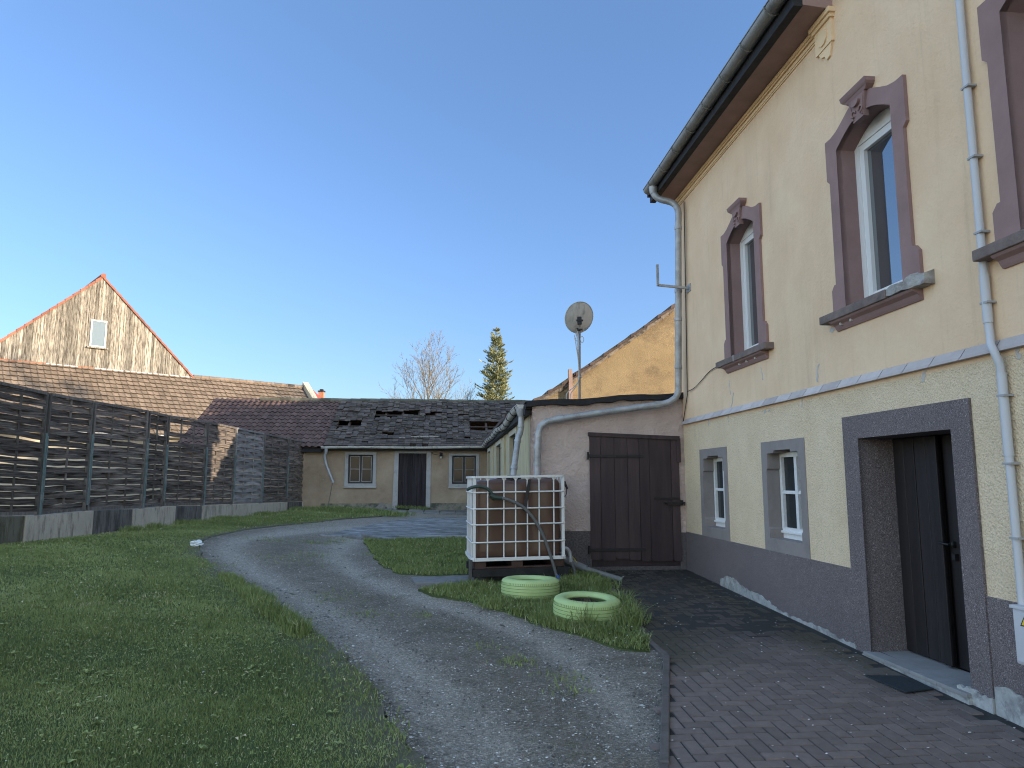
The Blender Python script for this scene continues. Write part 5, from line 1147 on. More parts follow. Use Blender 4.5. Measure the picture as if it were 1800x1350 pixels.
# moulded bottle with softly swelling sides
bt = bmesh.new(); bmesh.ops.create_cube(bt, size=1); bmesh.ops.subdivide_edges(bt, edges=bt.edges, cuts=15, use_grid_fill=True)
W2, D2, H2, rad = TW - .075, TDp - .08, Z1 - Z0 - .04, .09
for v in bt.verts:
    p = Vector((v.co.x * W2, v.co.y * D2, v.co.z * H2)); q = Vector([max(-h + rad, min(h - rad, c)) for c, h in zip(p, (W2 / 2, D2 / 2, H2 / 2))]); d_ = p - q
    if d_.length > 1e-6: p = q + d_.normalized() * rad
    if abs(abs(p.y) - D2 / 2) < .02: p.y += math.copysign(1, p.y) * (.014 * math.cos(p.x * 15.5) + .006 * math.sin(p.z * 6))
    if p.z > H2 / 2 - .02: p.z += .012 * math.sin(p.x * 17) - .02 * math.exp(-((p.x) / .12) ** 2)
    w_ = TF(p.x + TW / 2, p.y + TDp / 2, p.z + (Z0 + Z1) / 2 - .025); v.co = Vector(w_) - base(tank)
bmesh.ops.recalc_face_normals(bt, faces=bt.faces)
for f in bt.faces: f.smooth = True
mm = bpy.data.meshes.new('bottle'); bt.to_mesh(mm); bt.free()
def bottle_mat():
    t = NT('brown_bottle'); k = t.ramp(t.noise(1.6, 6, .6), (.3, (.082, .044, .031)), (.7, (.118, .065, .046)))
    z = t.n.new('ShaderNodeSeparateXYZ'); t.l.new(t.vec(), z.inputs[0])
    k = t.mix(t.ramp(t.noise(5, 8, .8, t.vec((1, 1, .3))), (.66, 0.0), (.72, .4)), k, (.22, .19, .16)); t.bump(t.noise(6, 4), .15, .02); return t.out(k, .34, .4)
bo = bpy.data.objects.new('bottle', mm); mm.materials.append(bottle_mat()); col.objects.link(bo); bo.parent = tank
m = MB(TF); m.lathe((TW / 2, TDp / 2, Z1 - .07), [(0, .08), (.10, .08), (.11, .06), (.11, .0)], 24); m.box((TW / 2 - .28, .16, Z1 - .045), (TW / 2 + .02, .30, Z1 - .005)); obj('lid', m, MAT['iron'], bo)
CW = dirty('white_cage_paint', (.66, .66, .66), .06, 10, (.33, .27, .22), 14, (.64, .74), rough=.45, bump=.1)
cage = MB(TF); rr = .0105
fx_ = [.0, .156, .333, .462, .592, .722, .885, 1.0]; fz = [1.0, .806, .611, .424, .216]
for f in fx_[1:-1]:
    x = f * TW
    for y in (0, TDp): cage.tube([(x, y, Z0), (x, y, Z1 - .01)], rr, 8)
for f in (.2, .4, .6, .8):
    for x in (0, TW): cage.tube([(x, f * TDp, Z0), (x, f * TDp, Z1 - .01)], rr, 8)
cr = .05
def ring_path(o_): 
    P = []
    for cx_, cy_, a0_ in ((cr, cr, 180), (TW - cr, cr, 270), (TW - cr, TDp - cr, 0), (cr, TDp - cr, 90)):
        for k in range(5): a = R(a0_ + 22.5 * k); P.append((cx_ + (cr + o_) * math.cos(a), cy_ + (cr + o_) * math.sin(a)))
    return P
for f in fz[1:]:
    z = Z0 + .0 + (Z1 - Z0) * (1 - 0) * f; P = ring_path(.016); cage.tube([(x, y, z) for x, y in P + P[:2]], rr, 8, caps=False)
obj('cage_bars', cage, CW, tank)
m = MB(TF)
for z, h, o_ in ((Z1 - .012, .030, .012), (Z0 + .02, .045, .014)):
    P = ring_path(o_)
    for a, b in zip(P, P[1:] + P[:1]): m.bar((*a, z), (*b, z), .032, h)
for x, y in ((.015, .015), (TW - .015, .015), (.015, TDp - .015), (TW - .015, TDp - .015)): m.bar((x, y, Z0), (x, y, Z1 - .02), .04, .04, up=(1, 0, 0))
for f in fx_[1:-1]:
    x = f * TW; m.hexa([(x - .03, -.006, Z1 - .03), (x + .03, -.006, Z1 - .03), (x + .03, .012, Z1 - .03), (x - .03, .012, Z1 - .03), (x - .03, -.006, Z1 - .026), (x + .03, -.006, Z1 - .026), (x + .03, .012, Z1 - .026), (x - .03, .012, Z1 - .026)])
    m.add([(x - .035, -.003, Z1 - .028), (x + .035, -.003, Z1 - .028), (x + .011, -.003, Z1 - .065), (x - .011, -.003, Z1 - .065)], [(0, 1, 2, 3)])
obj('cage_frame', m, CW, tank, bevel=.004)
m = MB(TF); 
for z, hh, ww in ((1.30, .05, .035), (1.25, .03, .05), (1.20, .06, .035)): m.prism([(.155 + ww * math.cos(t) * random.uniform(.5, 1), z + hh / 2 * math.sin(t) * random.uniform(.6, 1)) for t in np.linspace(0, 6.28, 10)[:-1]], [], lambda a, d, b: (a, d, b), .043, .05, back=False)
obj('peeled_label', m, dirty('peeled_label', (.26, .22, .20), .3, 30), bo)
m = MB(TF); x, y, z = tpt(909, 868, -.02) if False else (TW + .02, .12, 1.50)
m.tube([(TW + .01, .1, 1.54), (TW + .05, .1, 1.50), (TW + .07, .1, 1.45)], .016, 8); m.bar((TW + .03, .1, 1.56), (TW + .05, .1, 1.48), .012, .03); m.tube(spline([(TW + .06, .1, 1.46), (TW + .055, .1, 1.38), (TW + .02, .1, 1.33)], 4), .006, 5); obj('clip', m, MAT['iron'], tank)
m = MB(TF); A, B = tpt(931, 843, -.035), tpt(922, 898, -.035); m.bar(A, B, .045, .02, up=(0, 1, 0)); o = obj('black_strap', m, MAT['iron'], loc=tuple(TF(*B)), bevel=.004); tag(o, 'black flat bar hooked over the front of the tank cage', 'strap')
# hoses
def hose(name, pxs, r_, mat, lab, cat, off=-.05, extra=None):
    P = [TF(*tpt(*p[:2], p[2] if len(p) > 2 else off)) for p in pxs]; m = MB(); m.tube(spline(P, 7), r_, 12); o = obj(name, m, mat, loc=P[-1]); return tag(o, lab, cat), P
HG = dirty('grey_hose', (.115, .120, .125), .12, 8, rough=.45, spec=.5, bump=.3, bscale=90); GG = dirty('green_hose', (.022, .042, .034), .2, 8, rough=.4, spec=.5, bump=.2)
hs_, P = hose('grey_hose', [(872, 874), (885, 876), (900, 881), (918, 890), (933, 905), (945, 922), (955, 942), (964, 965), (972, 990), (978, 1010), (982, 1024, -.10), (984, 1034, -.14)], .021, HG, 'grey hose curving down the front of the water tank into the grass', 'hose')
m = MB(); a, b = TF(*tpt(980, 1010, -.07)), TF(*tpt(984, 1023, -.09)); m.tube([a, b], .029, 12); obj('blue_clamp', m, plain('blue_clamp', (.03, .09, .35), .4), hs_)
gh, P = hose('green_hose', [(821, 861, -.03), (829, 857), (842, 855), (854, 858), (862, 864), (866, 871), (873, 874)], .022, GG, 'short dark green hose end hooked over the upper bars of the tank cage', 'hose')
m = MB(); a, b, c = (TF(*tpt(*p, -.052)) for p in ((862, 870), (868, 874), (882, 876))); m.tube([a, b, c], [.030, .034, .028], 12); obj('coupling', m, GG, gh)
vp = thing('outlet_pipe', 'grey outlet elbow with a black hose and yellow cord at the foot of the tank', 'pipe', TF(TW + .1, .15, .15))
m = MB(); P = [TF(*tpt(*p, .12)) for p in ((986, 966), (995, 964), (1001, 970), (1003, 980), (1004, 988))]; m.tube(spline(P, 5), .026, 12); m.tube([P[-2], P[-1]], .034, 12); obj('elbow', m, MAT['zinc'], vp)
m = MB(); P = [TF(*tpt(*p, .10)) for p in ((1004, 987), (1009, 1000), (1010, 1010), (1006, 1020), (998, 1028))]; m.tube(spline(P, 6), .022, 10); obj('hose', m, HG, vp)
m = MB(); P = [TF(*tpt(*p, .16)) for p in ((1004, 976), (1010, 983), (1014, 989))]; m.tube(P, .006, 6); obj('yellow_cord', m, plain('yellow_cord', (.55, .42, .04), .6), vp)
dpz = thing('drain_pipe', 'long grey drain pipe in two widths lying on the ground by the tank', 'pipe', (*G(1030, 1000), .3))
gp3 = lambda px, py, h: (lambda q: (q[0], q[1], float(zg(*q)) + h))(G(px, py))
a, b, c = gp3(990, 1010, .34), gp3(1032, 1026, .19), gp3(1094, 1024, .045)
a = (a[0], 10.55, .62); b = (b[0] + .02, 10.48, .40); c = (1.58, 10.38, .235)
def onY(px, py, Y): return tuple(at(px, py, Y))
a, b, c = onY(990, 984, 10.65), onY(1031, 1001, 10.55), onY(1094, 1020, 10.35)
m = MB(); m.tube([a, b], .058, 16); obj('wide_pipe', m, dirty('grey_plastic', (.17, .172, .175), .1, 8, rough=.5, bump=.1), dpz)
m = MB(); bb = tuple(np.array(b) + (np.array(a) - np.array(b)) * .05); m.tube([bb, c], .040, 14, caps=False); m.tube([tuple(np.array(c) + (np.array(b) - np.array(c)) * .03), tuple(np.array(c) + (np.array(b) - np.array(c)) * .06)], .03, 14); obj('narrow_pipe', m, dirty('grey_plastic_light', (.19, .19, .19), .1, 8, rough=.5, bump=.1), dpz)

# ================================================================== GREEN TYRES
def tyre_mat():
    t = NT('lime_green_paint'); k = t.ramp(t.noise(3, 7, .7), (.3, (.37, .49, .20)), (.7, (.47, .59, .27)))
    k = t.mix(t.ramp(t.noise(9, 8, .8), (.62, 0.0), (.74, .5)), k, (.25, .34, .15)); t.bump(t.noise(70, 4), .2, .004); return t.out(k, .55, .4)
TM = tyre_mat(); GROOVE_SHADE = plain('groove_shade_green', (.15, .20, .08), .9, .1)  # darker paint tone standing in for shade inside the tread grooves
def tyre(c, tilt, label):
    root = thing('tyre_planter', label, 'tyre', c, 'lime green tyres in the grass'); Rr, H = .365, .235
    pr = [(.215, .03), (.225, .012), (.26, .0), (.315, .004), (.345, .02), (.358, .05)]
    zs_ = [.062, .098, .134, .168]
    pr += [(.3615, .075), (.3618, .118), (.3615, .160)]
    pr += [(.358, .19), (.347, .216), (.318, .232), (.265, .236), (.232, .224), (.218, .205), (.214, .200), (.214, .192), (.225, .18), (.30, .15), (.32, .118), (.30, .08), (.225, .05)]
    m = MB(); m.lathe((0, 0, 0), pr, 72, closed=True); b = obj('tyre_body', m, TM, None); b.parent = root
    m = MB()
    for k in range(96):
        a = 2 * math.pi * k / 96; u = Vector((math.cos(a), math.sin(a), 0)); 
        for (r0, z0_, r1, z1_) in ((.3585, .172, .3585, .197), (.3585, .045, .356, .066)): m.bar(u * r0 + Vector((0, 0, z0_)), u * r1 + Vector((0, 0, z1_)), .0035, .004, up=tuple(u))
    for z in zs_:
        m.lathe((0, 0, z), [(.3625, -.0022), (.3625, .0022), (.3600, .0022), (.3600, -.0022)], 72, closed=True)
    g_ = obj('tread_shade_lines', m, GROOVE_SHADE, None); g_.parent = b  # raised dark lines; the groove shade is colour only
    root.rotation_euler = tilt; return root
t1 = tyre((.225, 9.08, float(zg(.225, 9.08)) + .02), (R(-1), R(1), .3), 'lime green painted tyre lying directly in front of the caged tank')
t2 = tyre((.80, 7.92, float(zg(.80, 7.92)) + .012), (R(2.5), R(-1.5), 1.1), 'lime green painted tyre holding dark soil, nearer the paved path')
sl = MB(); N = 22
SO = dirty('potting_soil', (.028, .020, .016), .4, 30, (.06, .045, .035), 20, bump=1, bscale=50, bdist=.03)
pts2 = [(0, 0)] + [(r_ * math.cos(a), r_ * math.sin(a)) for r_ in (.06, .11, .16, .20, .235) for a in np.linspace(0, 2 * math.pi, N + 1)[:-1]]
V_ = [(x, y, .165 + random.uniform(-.018, .018)) for x, y in pts2]; F2 = [(0, 1 + k, 1 + (k + 1) % N) for k in range(N)] + [(1 + q * N + k, 1 + (q + 1) * N + k, 1 + (q + 1) * N + (k + 1) % N, 1 + q * N + (k + 1) % N) for q in range(4) for k in range(N)]
sl.add(V_, F2); so = obj('soil', sl, SO, None); so.parent = t2
m = MB()
for k in range(26):
    a, r_ = random.uniform(0, 6.28), random.uniform(0, .19); p = Vector((r_ * math.cos(a), r_ * math.sin(a), .16)); h = random.uniform(.01, .05); m.tube([p, p + Vector((random.uniform(-.03, .03), random.uniform(-.03, .03), h))], .003, 4)
o = obj('dry_stems', m, dirty('dry_stems', (.16, .11, .07), .4, 20), None); o.parent = t2; o['kind'] = 'stuff'

# litter by the lawn edge
lx, ly = G(345, 962); bm = bmesh.new(); bmesh.ops.create_icosphere(bm, subdivisions=3, radius=.085)
for v in bm.verts: v.co *= random.uniform(.6, 1.15); v.co.z *= .7; v.co.x *= 1.3
mm = bpy.data.meshes.new('crumpled_rubbish'); bm.to_mesh(mm); bm.free(); mm.materials.append(dirty('white_paper', (.62, .65, .66), .1, 9)); o = bpy.data.objects.new('crumpled_rubbish', mm); col.objects.link(o); o.location = (lx, ly, float(zg(lx, ly)) + .06); tag(o, 'crumpled white litter at the lawn edge where the drive bends', 'litter')

# ================================================================== TREES beyond the shed
def bare_tree(base_, H, spread, label, seed, n_main=9, group='leafless trees behind the shed', thick=.085):
    rd = random.Random(seed); root = thing('bare_tree', label, 'tree', base_, group); tr = MB(); tw = MB()
    def branch(p, d, L, r_, lev):
        P = [p]; rs = [r_]; k = 6 if lev < 2 else 4; c = p; dd = d
        for i in range(k):
            dd = (dd + Vector((rd.gauss(0, .045), rd.gauss(0, .045), (.0, .10, .08, .03)[lev]))).normalized(); c = c + dd * L / k; P.append(c); rs.append(max((.012, .008, .0055, .0045)[lev], r_ * (1 - .8 * (i + 1) / k)))
        (tr if lev == 0 else tw).tube(P, rs, 6 if lev < 2 else 3, rd.random(), caps=False)
        if lev < 3:
            n = (n_main, 13, 5)[lev]
            for i in range(n):
                t = rd.uniform(.15, .97) if lev else .22 + .74 * i / n; q = min(k - 1, int(t * k)); pos = P[q].lerp(P[q + 1], t * k - q)
                a = 2.4 * i + rd.uniform(-.4, .4); ang = rd.uniform(.35, .6) if lev else rd.uniform(.55, .8) * (1 - .35 * t); u = dd.orthogonal().normalized(); v = dd.cross(u)
                nd = (dd * math.cos(ang) + (u * math.cos(a) + v * math.sin(a)) * math.sin(ang) * spread).normalized()
                branch(pos, nd, L * (rd.uniform(.50, .64) * (1.12 - .62 * t) if lev == 0 else rd.uniform(.30, .5) * (1.1 - .5 * t)), max(.008, rs[q] * rd.uniform(.5, .65)), lev + 1)
    branch(Vector(base_), Vector((0, 0, 1)), H, thick, 0)
    bk = dirty('pale_bark', (.22, .19, .14), .2, 6, (.17, .15, .115), 4, bump=.4); obj('trunk', tr, bk, root); obj('crown', tw, bk, root); return root
bare_tree((*at(757, 700, 36)[:2], .6), 6.7, 1.25, 'largest leafless tree with pale upright branches above the shed ridge', 5, 22)
bare_tree((*at(806, 700, 38)[:2], .6), 4.9, .9, 'smaller leafless tree between the large bare tree and the conifer', 8, 9, thick=.05)
bare_tree((*at(682, 700, 40)[:2], .6), 4.6, .8, 'thinnest leafless sapling, hardly rising above the shed ridge', 12, 6, thick=.04)
def conifer(base_, H, W, label):
    rd = random.Random(3); root = thing('conifer', label, 'tree', base_); m = MB(); m.tube([base_, (base_[0], base_[1], base_[2] + H * .97)], [.10, .01], 8); obj('trunk', m, dirty('dark_bark', (.09, .065, .045)), root)
    cr = MB(); B = Vector(base_)
    n = 760
    for i in range(n):
        t = 1 - rd.random() ** .75 * .97; z = H * t; wr = W * (1 - t) ** .72 * rd.uniform(.4, 1.1) + .05
        if rd.random() < .14: wr *= 1.35
        a = rd.uniform(0, 6.28); o_ = Vector((math.cos(a), math.sin(a), 0)); p = B + Vector((0, 0, z)) ; tip = p + o_ * wr + Vector((0, 0, wr * rd.uniform(.15, .7) + .05))
        side = Vector((-o_.y, o_.x, 0)); k = int(5 + 9 * wr / W); tt = rd.random()
        for j in range(k):
            q = p.lerp(tip, .25 + .75 * (j + rd.random()) / k); L = rd.uniform(.14, .36) * (1.1 - .4 * t)
            for sg in (-1, 1, 0):
                d_ = (o_ * .6 + side * sg * rd.uniform(.4, 1) + Vector((0, 0, rd.uniform(.2, .9)))).normalized(); e = d_.cross(Vector((rd.uniform(-1, 1), rd.uniform(-1, 1), rd.uniform(-1, 1)))).normalized() * L * .10
                cr.add([q, q + d_ * L * .5 + e, q + d_ * L, q + d_ * L * .5 - e], [(0, 1, 2, 3)], min(1, max(0, tt * .6 + rd.random() * .4)))
    t = NT('conifer_foliage'); k = t.ramp(t.attr(), (0, (.12, .14, .065)), (.6, (.24, .25, .125)), (1, (.37, .35, .19))); obj('crown', cr, t.out(k, .8, .2), root); return root
conifer((*at(872, 700, 38)[:2], .6), 9.0, 1.5, 'narrow sunlit conifer standing behind the shed ridge')

def shade_tree(base_, H, R_, label):        # stands behind the house; only its shadow reaches the barn roof
    rd = random.Random(9); root = thing('garden_tree', label, 'tree', base_); B = Vector(base_); m = MB(); m.tube([B, B + Vector((.1, 0, H * .5)), B + Vector((0, .1, H))], [.2, .14, .03], 8)
    cr = MB(); 
    for i in range(26):
        a, t = rd.uniform(0, 6.28), rd.uniform(.62, 1); tip = B + Vector((math.cos(a) * R_, math.sin(a) * R_, H * t + rd.uniform(-.2, .7))); m.tube([B + Vector((0, 0, H * (t - .25))), tip], [.05, .01], 5)
        for j in range(90):
            q = tip + Vector((rd.gauss(0, .34), rd.gauss(0, .34), rd.gauss(0, .3))); u = Vector((rd.gauss(0, 1), rd.gauss(0, 1), rd.gauss(0, 1))).normalized(); v = u.orthogonal().normalized(); L = rd.uniform(.07, .14)
            cr.add([q - u * L, q + v * L * .5, q + u * L, q - v * L * .5], [(0, 1, 2, 3)], rd.random())
    obj('trunk', m, dirty('garden_bark', (.12, .09, .07)), root); obj('crown', cr, dirty('garden_leaves', (.08, .12, .04), .2, 5, tintvar=.3), root)
shade_tree((13.4, 16.8, .4), 12.6, 1.6, 'broadleaved garden tree rising behind the yellow house and casting shade on the barn')

# ================================================================== GRASS, PEBBLES, PETALS
def sample_poly(poly, n):
    P = np.array(poly); lo, hi = P.min(0), P.max(0); q = rng.uniform(lo, hi, (n * 1, 2)); c = np.zeros(len(q), bool)
    for i in range(len(P)):
        (x1, y1), (x2, y2) = P[i], P[(i + 1) % len(P)]
        k = (y1 > q[:, 1]) != (y2 > q[:, 1]); c ^= k & (q[:, 0] < (x2 - x1) * (q[:, 1] - y1) / (y2 - y1 + 1e-12) + x1)
    return q[c]
def blades(name, P, h, wd, lift, tint, lean=.5):
    n = len(P); z = zg(P[:, 0], P[:, 1]) + lift; a = rng.uniform(0, 2 * np.pi, n); b = rng.uniform(0, 2 * np.pi, n); ln = rng.uniform(.1, lean, n) * h * 1.4
    dx, dy = np.cos(a) * wd / 2, np.sin(a) * wd / 2; lx_, ly_ = np.cos(b) * ln, np.sin(b) * ln; B = np.column_stack([P, z])
    V = np.empty((n, 5, 3)); V[:, 0] = B + np.column_stack([-dx, -dy, 0 * z]); V[:, 1] = B + np.column_stack([dx, dy, 0 * z])
    mid = B + np.column_stack([lx_ * .35, ly_ * .35, h * .6]); V[:, 2] = mid + np.column_stack([dx * .75, dy * .75, 0 * z]); V[:, 3] = mid + np.column_stack([-dx * .75, -dy * .75, 0 * z]); V[:, 4] = B + np.column_stack([lx_, ly_, h * np.sqrt(np.clip(1 - (ln / h / 1.6) ** 2, .2, 1))])
    i = (np.arange(n) * 5)[:, None]
    F3 = np.concatenate([i + np.array([[0, 1, 2]]), i + np.array([[0, 2, 3]]), i + np.array([[3, 2, 4]])])
    return np_mesh(name, V.reshape(-1, 3), F3, GRASS, np.concatenate([tint] * 3))
t = NT('grass_blades'); k = t.ramp(t.attr(), (0, (.108, .142, .046)), (.45, (.222, .270, .096)), (.8, (.34, .385, .175)), (1, (.50, .44, .28)))
GRASS = t.out(k, .75, .2)
def patchy(P, s): return .5 + .5 * np.sin(P[:, 0] * s + 2.1 * np.sin(P[:, 1] * s * .63 + 1)) * np.sin(P[:, 1] * s * .9 + 1.9 * np.sin(P[:, 0] * s * .71))
Ps, Hs, Ws = [], [], []
for (y0, y1, dens, wd) in ((2.6, 5.2, 15000, .0042), (5.2, 7.5, 9000, .0055), (7.5, 11, 4600, .0075), (11, 25, 1700, .012)):
    A = np.array(lawn_out); lo, hi = A.min(0), A.max(0); n = int(dens * (hi[0] - lo[0]) * (hi[1] - lo[1])); 
    n = int(dens * (hi[0] - lo[0]) * (y1 - y0)); q = np.column_stack([rng.uniform(lo[0], hi[0], n), rng.uniform(y0, y1, n)]); q = q[(q[:, 0] > -.80 * q[:, 1] - .6)]
    P_ = np.array(lawn_out); c = np.zeros(len(q), bool)
    for i in range(len(P_)):
        (xa, ya), (xb, yb) = P_[i], P_[(i + 1) % len(P_)]; kk = (ya > q[:, 1]) != (yb > q[:, 1]); c ^= kk & (q[:, 0] < (xb - xa) * (q[:, 1] - ya) / (yb - ya + 1e-12) + xa)
    q = q[c]; pt_ = patchy(q, 2.3) * .6 + patchy(q, 6.1) * .4; q = q[rng.random(len(q)) < .35 + .65 * pt_ ** .7]
    bare = np.maximum(np.exp(-(seg_dist(q[:, 0], q[:, 1], drive_left[:6]) / .48) ** 2), np.exp(-(seg_dist(q[:, 0], q[:, 1], drive_left) / .16) ** 2)); bare = np.maximum(bare, .7 * (patchy(q, .85) > .86) * patchy(q, 7)); q = q[rng.random(len(q)) > (.45 + .55 * patchy(q, 5.7)) * bare]
    Ps.append(q); pt_ = patchy(q, 2.3); Hs.append((.012 + .024 * rng.random(len(q)) ** 1.3) * (.65 + .6 * pt_)); Ws.append(np.full(len(q), wd) * rng.uniform(.7, 1.3, len(q)))
P = np.concatenate(Ps); H_ = np.concatenate(Hs); W_2 = np.concatenate(Ws)
tint = np.clip(.16 + .34 * rng.random(len(P)) + .36 * (patchy(P, 1.7) - .4) + .2 * (patchy(P, 9) - .5) + .18 * (patchy(P, .6) - .5), 0, .86); dry = patchy(P, 3.3) * patchy(P, 1.1); tint[rng.random(len(P)) < .03 + .28 * (dry > .62)] = .95
gl = bpy.data.objects.new('lawn_grass', blades('lawn_grass', P, H_, W_2, .018, tint, .9)); col.objects.link(gl); tag(gl, 'short mown grass covering the lawn left of the drive', 'grass', kind='stuff')
# longer unmown grass: along the drive edge, round the tyres and the wall foot
def tufts(pts, n, h, sp): 
    c = np.array(pts)[rng.integers(0, len(pts), n)]; return c + rng.normal(0, sp, (n, 2)), h * rng.uniform(.45, 1.2, n)
edge_pts = spline(g((398, 1020), (425, 1038), (468, 1060)), 6) ; edge2 = spline(g((440, 1052), (470, 1078), (500, 1098), (528, 1120)), 8); edge3 = spline(g((540, 1120), (590, 1165), (640, 1230), (690, 1300)), 8)
L1 = []
for pts_, n, h, sp in ((edge_pts, 1500, .10, .06), (edge2, 2600, .14, .06), (edge3, 500, .035, .09), (g((690, 907), (640, 903), (600, 900), (580, 897)), 3000, .14, .25), (g((320, 921), (380, 914), (450, 906), (520, 897)), 5000, .10, .25), (g((230, 935), (270, 930), (310, 923)), 900, .12, .10), (g((450, 915), (520, 915), (600, 908)), 6000, .07, .3)):
    L1.append(tufts(pts_, n, h, sp))
for d in np.arange(-5.4, -4.4, .12): L1.append(tufts([YF(-13.5, d, 0)[:2]], 60, .12, .06))
for poly, dens, hh in ((strip_out, 3400, .055), (plot_out, 2400, .05)):
    A = np.array(poly); ar = np.prod(A.max(0) - A.min(0)); q = sample_poly(poly, int(dens * ar)); L1.append((q, hh * rng.uniform(.4, 1.3, len(q)) * (.5 + .9 * patchy(q, 4))))
ring = [(x + r_ * math.cos(a), y + r_ * math.sin(a)) for x, y, r_ in ((.225, 9.08, .42), (.80, 7.92, .42)) for a in np.linspace(0, 6.28, 40)]
L1.append(tufts(ring, 5000, .08, .06)); L1.append(tufts(g((870, 1068), (930, 1080), (960, 1092), (980, 1100), (1060, 1118), (1100, 1095)), 5000, .09, .09)); L1.append(tufts(g((1005, 1090), (1015, 1100), (1030, 1104)), 700, .26, .05)); L1.append(tufts(g((1090, 1075), (1100, 1090), (1105, 1105)), 900, .22, .06)); L1.append(tufts(g((1000, 1030), (1030, 1022), (1050, 1035), (990, 1040)), 3500, .14, .10)); L1.append(tufts(g((830, 1035), (860, 1045), (800, 1040)), 1800, .10, .10))
P = np.concatenate([a for a, b in L1]); H_ = np.concatenate([b for a, b in L1])
k_ = ~((np.hypot(P[:, 0] - .80, P[:, 1] - 7.92) < .37) | (np.hypot(P[:, 0] - .225, P[:, 1] - 9.08) < .37)); P, H_ = P[k_], H_[k_]
tint = np.clip(.08 + .45 * rng.random(len(P)) + .2 * (patchy(P, 4) - .5), 0, .7); tint[rng.random(len(P)) < .03] = .97
tg = bpy.data.objects.new('long_grass', blades('long_grass', P, H_, .006 + .00035 * P[:, 1], .02, tint, .8)); col.objects.link(tg); tag(tg, 'longer unmown grass along the drive edge, round the tyres and at the shed foot', 'grass', kind='stuff')
# flat weeds creeping on the drive
wd_ = []
for px, py, n, sp in ((500, 985, 200, .35), (545, 975, 120, .2), (470, 950, 150, .3), (640, 1080, 90, .14), (575, 1050, 160, .25), (910, 1165, 130, .10), (985, 1190, 70, .09), (742, 1083, 60, .08), (520, 920, 300, .5), (600, 950, 120, .15), (560, 955, 150, .2), (650, 975, 60, .1), (380, 995, 120, .15), (1000, 1215, 60, .1), (860, 1140, 50, .1)):
    wd_.append(np.array([G(px, py)]) + rng.normal(0, sp, (n, 2)))
P = np.concatenate(wd_); wo = bpy.data.objects.new('drive_weeds', blades('drive_weeds', P, rng.uniform(.012, .05, len(P)), .009 * np.ones(len(P)), .004, np.clip(.2 + .4 * rng.random(len(P)), 0, .8), 1.0)); col.objects.link(wo); tag(wo, 'sparse low weeds growing through the gravel drive', 'weeds', kind='stuff')
# clover and daisies in the lawn
n = 42000; q = sample_poly(lawn_out, n * 3); q = q[(q[:, 1] > 2.6) & (q[:, 1] < 9) & (q[:, 0] > -.8 * q[:, 1] - .5)]; q = q[rng.random(len(q)) < patchy(q, 2.9) ** 1.5][:n]
h = rng.uniform(.012, .036, len(q)); r_ = rng.uniform(.004, .0085, len(q)); a = rng.uniform(0, 6.28, len(q)); z = zg(q[:, 0], q[:, 1]) + .02 + h; N5 = 5
V = np.empty((len(q), N5, 3))
for j in range(N5):
    V[:, j, 0] = q[:, 0] + r_ * np.cos(a + j * 2 * np.pi / N5); V[:, j, 1] = q[:, 1] + r_ * np.sin(a + j * 2 * np.pi / N5); V[:, j, 2] = z + rng.normal(0, .25, len(q)) * r_
cv = np_mesh('clover', V.reshape(-1, 3), np.arange(len(q) * N5).reshape(-1, N5), GRASS, np.clip(rng.normal(.66, .14, len(q)), .3, .85)); o = bpy.data.objects.new('clover', cv); col.objects.link(o); tag(o, 'small clover leaves spread through the lawn', 'clover', kind='stuff')
# broad-leaved rosettes and fallen dry leaves in the lawn
q = sample_poly(lawn_out, 2600); q = q[(q[:, 1] > 2.8) & (q[:, 1] < 11) & (q[:, 0] > -.8 * q[:, 1] - .4)][:420]; Vl, Fl, Tl = [], [], []
for x, y in q:
    n_, L, z, dry_ = random.randint(5, 9), random.uniform(.018, .05), float(zg(x, y)) + .03, random.random() < .18
    for k in range(1 if dry_ else n_):
        a = random.uniform(0, 6.28); c_, s_ = math.cos(a), math.sin(a); w_ = L * .28; b_ = len(Vl); tip = random.uniform(.004, .02)
        Vl += [(x, y, z), (x + c_ * L * .55 - s_ * w_, y + s_ * L * .55 + c_ * w_, z + tip), (x + c_ * L, y + s_ * L, z + tip * .6), (x + c_ * L * .55 + s_ * w_, y + s_ * L * .55 - c_ * w_, z + tip)]; Fl.append((b_, b_ + 1, b_ + 2, b_ + 3)); Tl.append(1.0 if dry_ else random.uniform(.25, .7))
o = bpy.data.objects.new('lawn_weeds', np_mesh('lawn_weeds', np.array(Vl), np.array(Fl), GRASS, np.array(Tl))); col.objects.link(o); tag(o, 'scattered broad-leaved weeds and dry leaves in the lawn', 'weeds', kind='stuff')
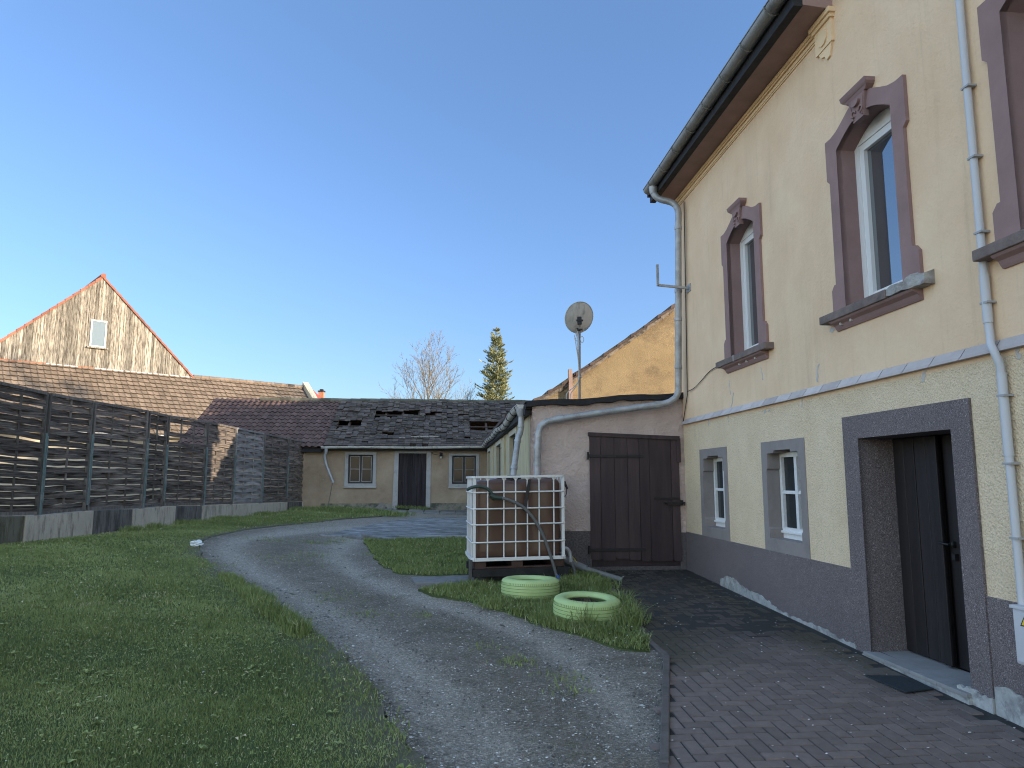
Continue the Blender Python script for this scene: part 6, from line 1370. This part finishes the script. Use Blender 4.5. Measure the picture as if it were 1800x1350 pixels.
# pebbles
def pebbles(q, r_, lift):
    n = len(q); z = zg(q[:, 0], q[:, 1]) + lift; o8 = np.array([[1, 0, 0], [0, 1, 0], [-1, 0, 0], [0, -1, 0], [.1, .1, 1], [-.1, 0, -1]]); V = np.empty((n, 6, 3)); a = rng.uniform(0, 6.28, n); ca, sa = np.cos(a), np.sin(a); sx, sy, sz = rng.uniform(.7, 1.4, n), rng.uniform(.6, 1.1, n), rng.uniform(.4, .8, n)
    for j in range(6):
        x, y, zz = o8[j] + rng.normal(0, .16, (n, 3)).T.T.mean(0) * 0; jit = rng.normal(0, .15, (n, 3)); x = (o8[j][0] + jit[:, 0]) * sx; y = (o8[j][1] + jit[:, 1]) * sy; zz = (o8[j][2] + jit[:, 2]) * sz
        V[:, j, 0] = q[:, 0] + r_ * (x * ca - y * sa); V[:, j, 1] = q[:, 1] + r_ * (x * sa + y * ca); V[:, j, 2] = z + r_ * zz * .8
    f = np.array([[0, 1, 4], [1, 2, 4], [2, 3, 4], [3, 0, 4], [1, 0, 5], [2, 1, 5], [3, 2, 5], [0, 3, 5]]); i = (np.arange(n) * 6)[:, None]
    return V.reshape(-1, 3), np.concatenate([i + f[k][None] for k in range(8)]), n
q = sample_poly(drive_poly, 420000); q = q[(q[:, 1] > 2.8) & (q[:, 1] < 14)]; kp_ = rng.random(len(q)) < np.clip((1.15 - .75 * rut(q[:, 0], q[:, 1])) * np.clip(1.4 - q[:, 1] / 9, .12, 1) * (.45 + .55 * patchy(q, 3.1)), 0, 1); q = q[kp_]
kd = seg_dist(q[:, 0], q[:, 1], kerb_line[3:])
r_ = np.exp(rng.normal(np.log(.0054), .5, len(q))); r_ = np.clip(r_, .0025, .021)
e = sample_poly(drive_poly, 200000); e = e[(seg_dist(e[:, 0], e[:, 1], kerb_line[3:]) < .16 + .1 * rng.random(len(e))) & (e[:, 1] < 9) & (e[:, 1] > 2.5)]; e3 = np.array(edge3)[rng.integers(0, len(edge3), 2600)] + rng.normal(0, .09, (2600, 2))
q = np.concatenate([q, e[:6500], e3]); r_ = np.concatenate([r_, rng.uniform(.003, .010, min(6500, len(e))), rng.uniform(.004, .012, len(e3))])
V, F3, n = pebbles(q, r_, .002); tn = np.concatenate([rng.random(n)] * 1); 
t = NT('pebbles'); k = t.ramp(t.attr(), (0, (.085, .08, .075)), (.5, (.19, .18, .17)), (.88, (.30, .29, .275)), (1, (.55, .54, .52)))
pm = np_mesh('loose_pebbles', V, F3, t.out(k, .85, .25), np.tile(tn, 8)); o = bpy.data.objects.new('loose_pebbles', pm); col.objects.link(o); tag(o, 'loose pebbles scattered over the gravel drive and along its kerb', 'pebbles', kind='stuff')
# fallen white petals
q1 = sample_poly(drive_poly, 15000); q1 = q1[(q1[:, 1] > 2.8) & (q1[:, 1] < 12)]; q1 = q1[rng.random(len(q1)) < .30 + .7 * np.exp(-((q1[:, 0] - .3) / .9) ** 2)]
q2 = sample_poly(pave_poly, 2800); q2 = q2[(q2[:, 1] > 2.8) & (q2[:, 1] < 11.2)]; q2 = q2[rng.random(len(q2)) < .35 + .5 * np.exp(-((q2[:, 1] - 8.5) / 1.8) ** 2)]
q3 = sample_poly(lawn_out, 500); q3 = q3[q3[:, 1] > 2.8]; q4 = sample_poly(strip_out, 500)
q = np.concatenate([q1, q2, q3, q4]); lf = np.concatenate([np.full(len(q1), .010), np.full(len(q2), .0175), np.full(len(q3), .045), np.full(len(q4), .06)]); n = len(q); a = rng.uniform(0, 6.28, n); r_ = rng.uniform(.0035, .0085, n); V = np.empty((n, 5, 3)); z = zg(q[:, 0], q[:, 1]) + lf
for j in range(5): V[:, j, 0] = q[:, 0] + r_ * 1.2 * np.cos(a + j * 1.2566) ; V[:, j, 1] = q[:, 1] + r_ * np.sin(a + j * 1.2566); V[:, j, 2] = z + rng.uniform(-.3, .5, n) * r_
pe = np_mesh('fallen_petals', V.reshape(-1, 3), np.arange(n * 5).reshape(-1, 5), plain('white_petals', (.72, .70, .68), .8, .2)); o = bpy.data.objects.new('fallen_petals', pe); col.objects.link(o); tag(o, 'tiny white blossom petals strewn over the drive and paving', 'petals', kind='stuff')
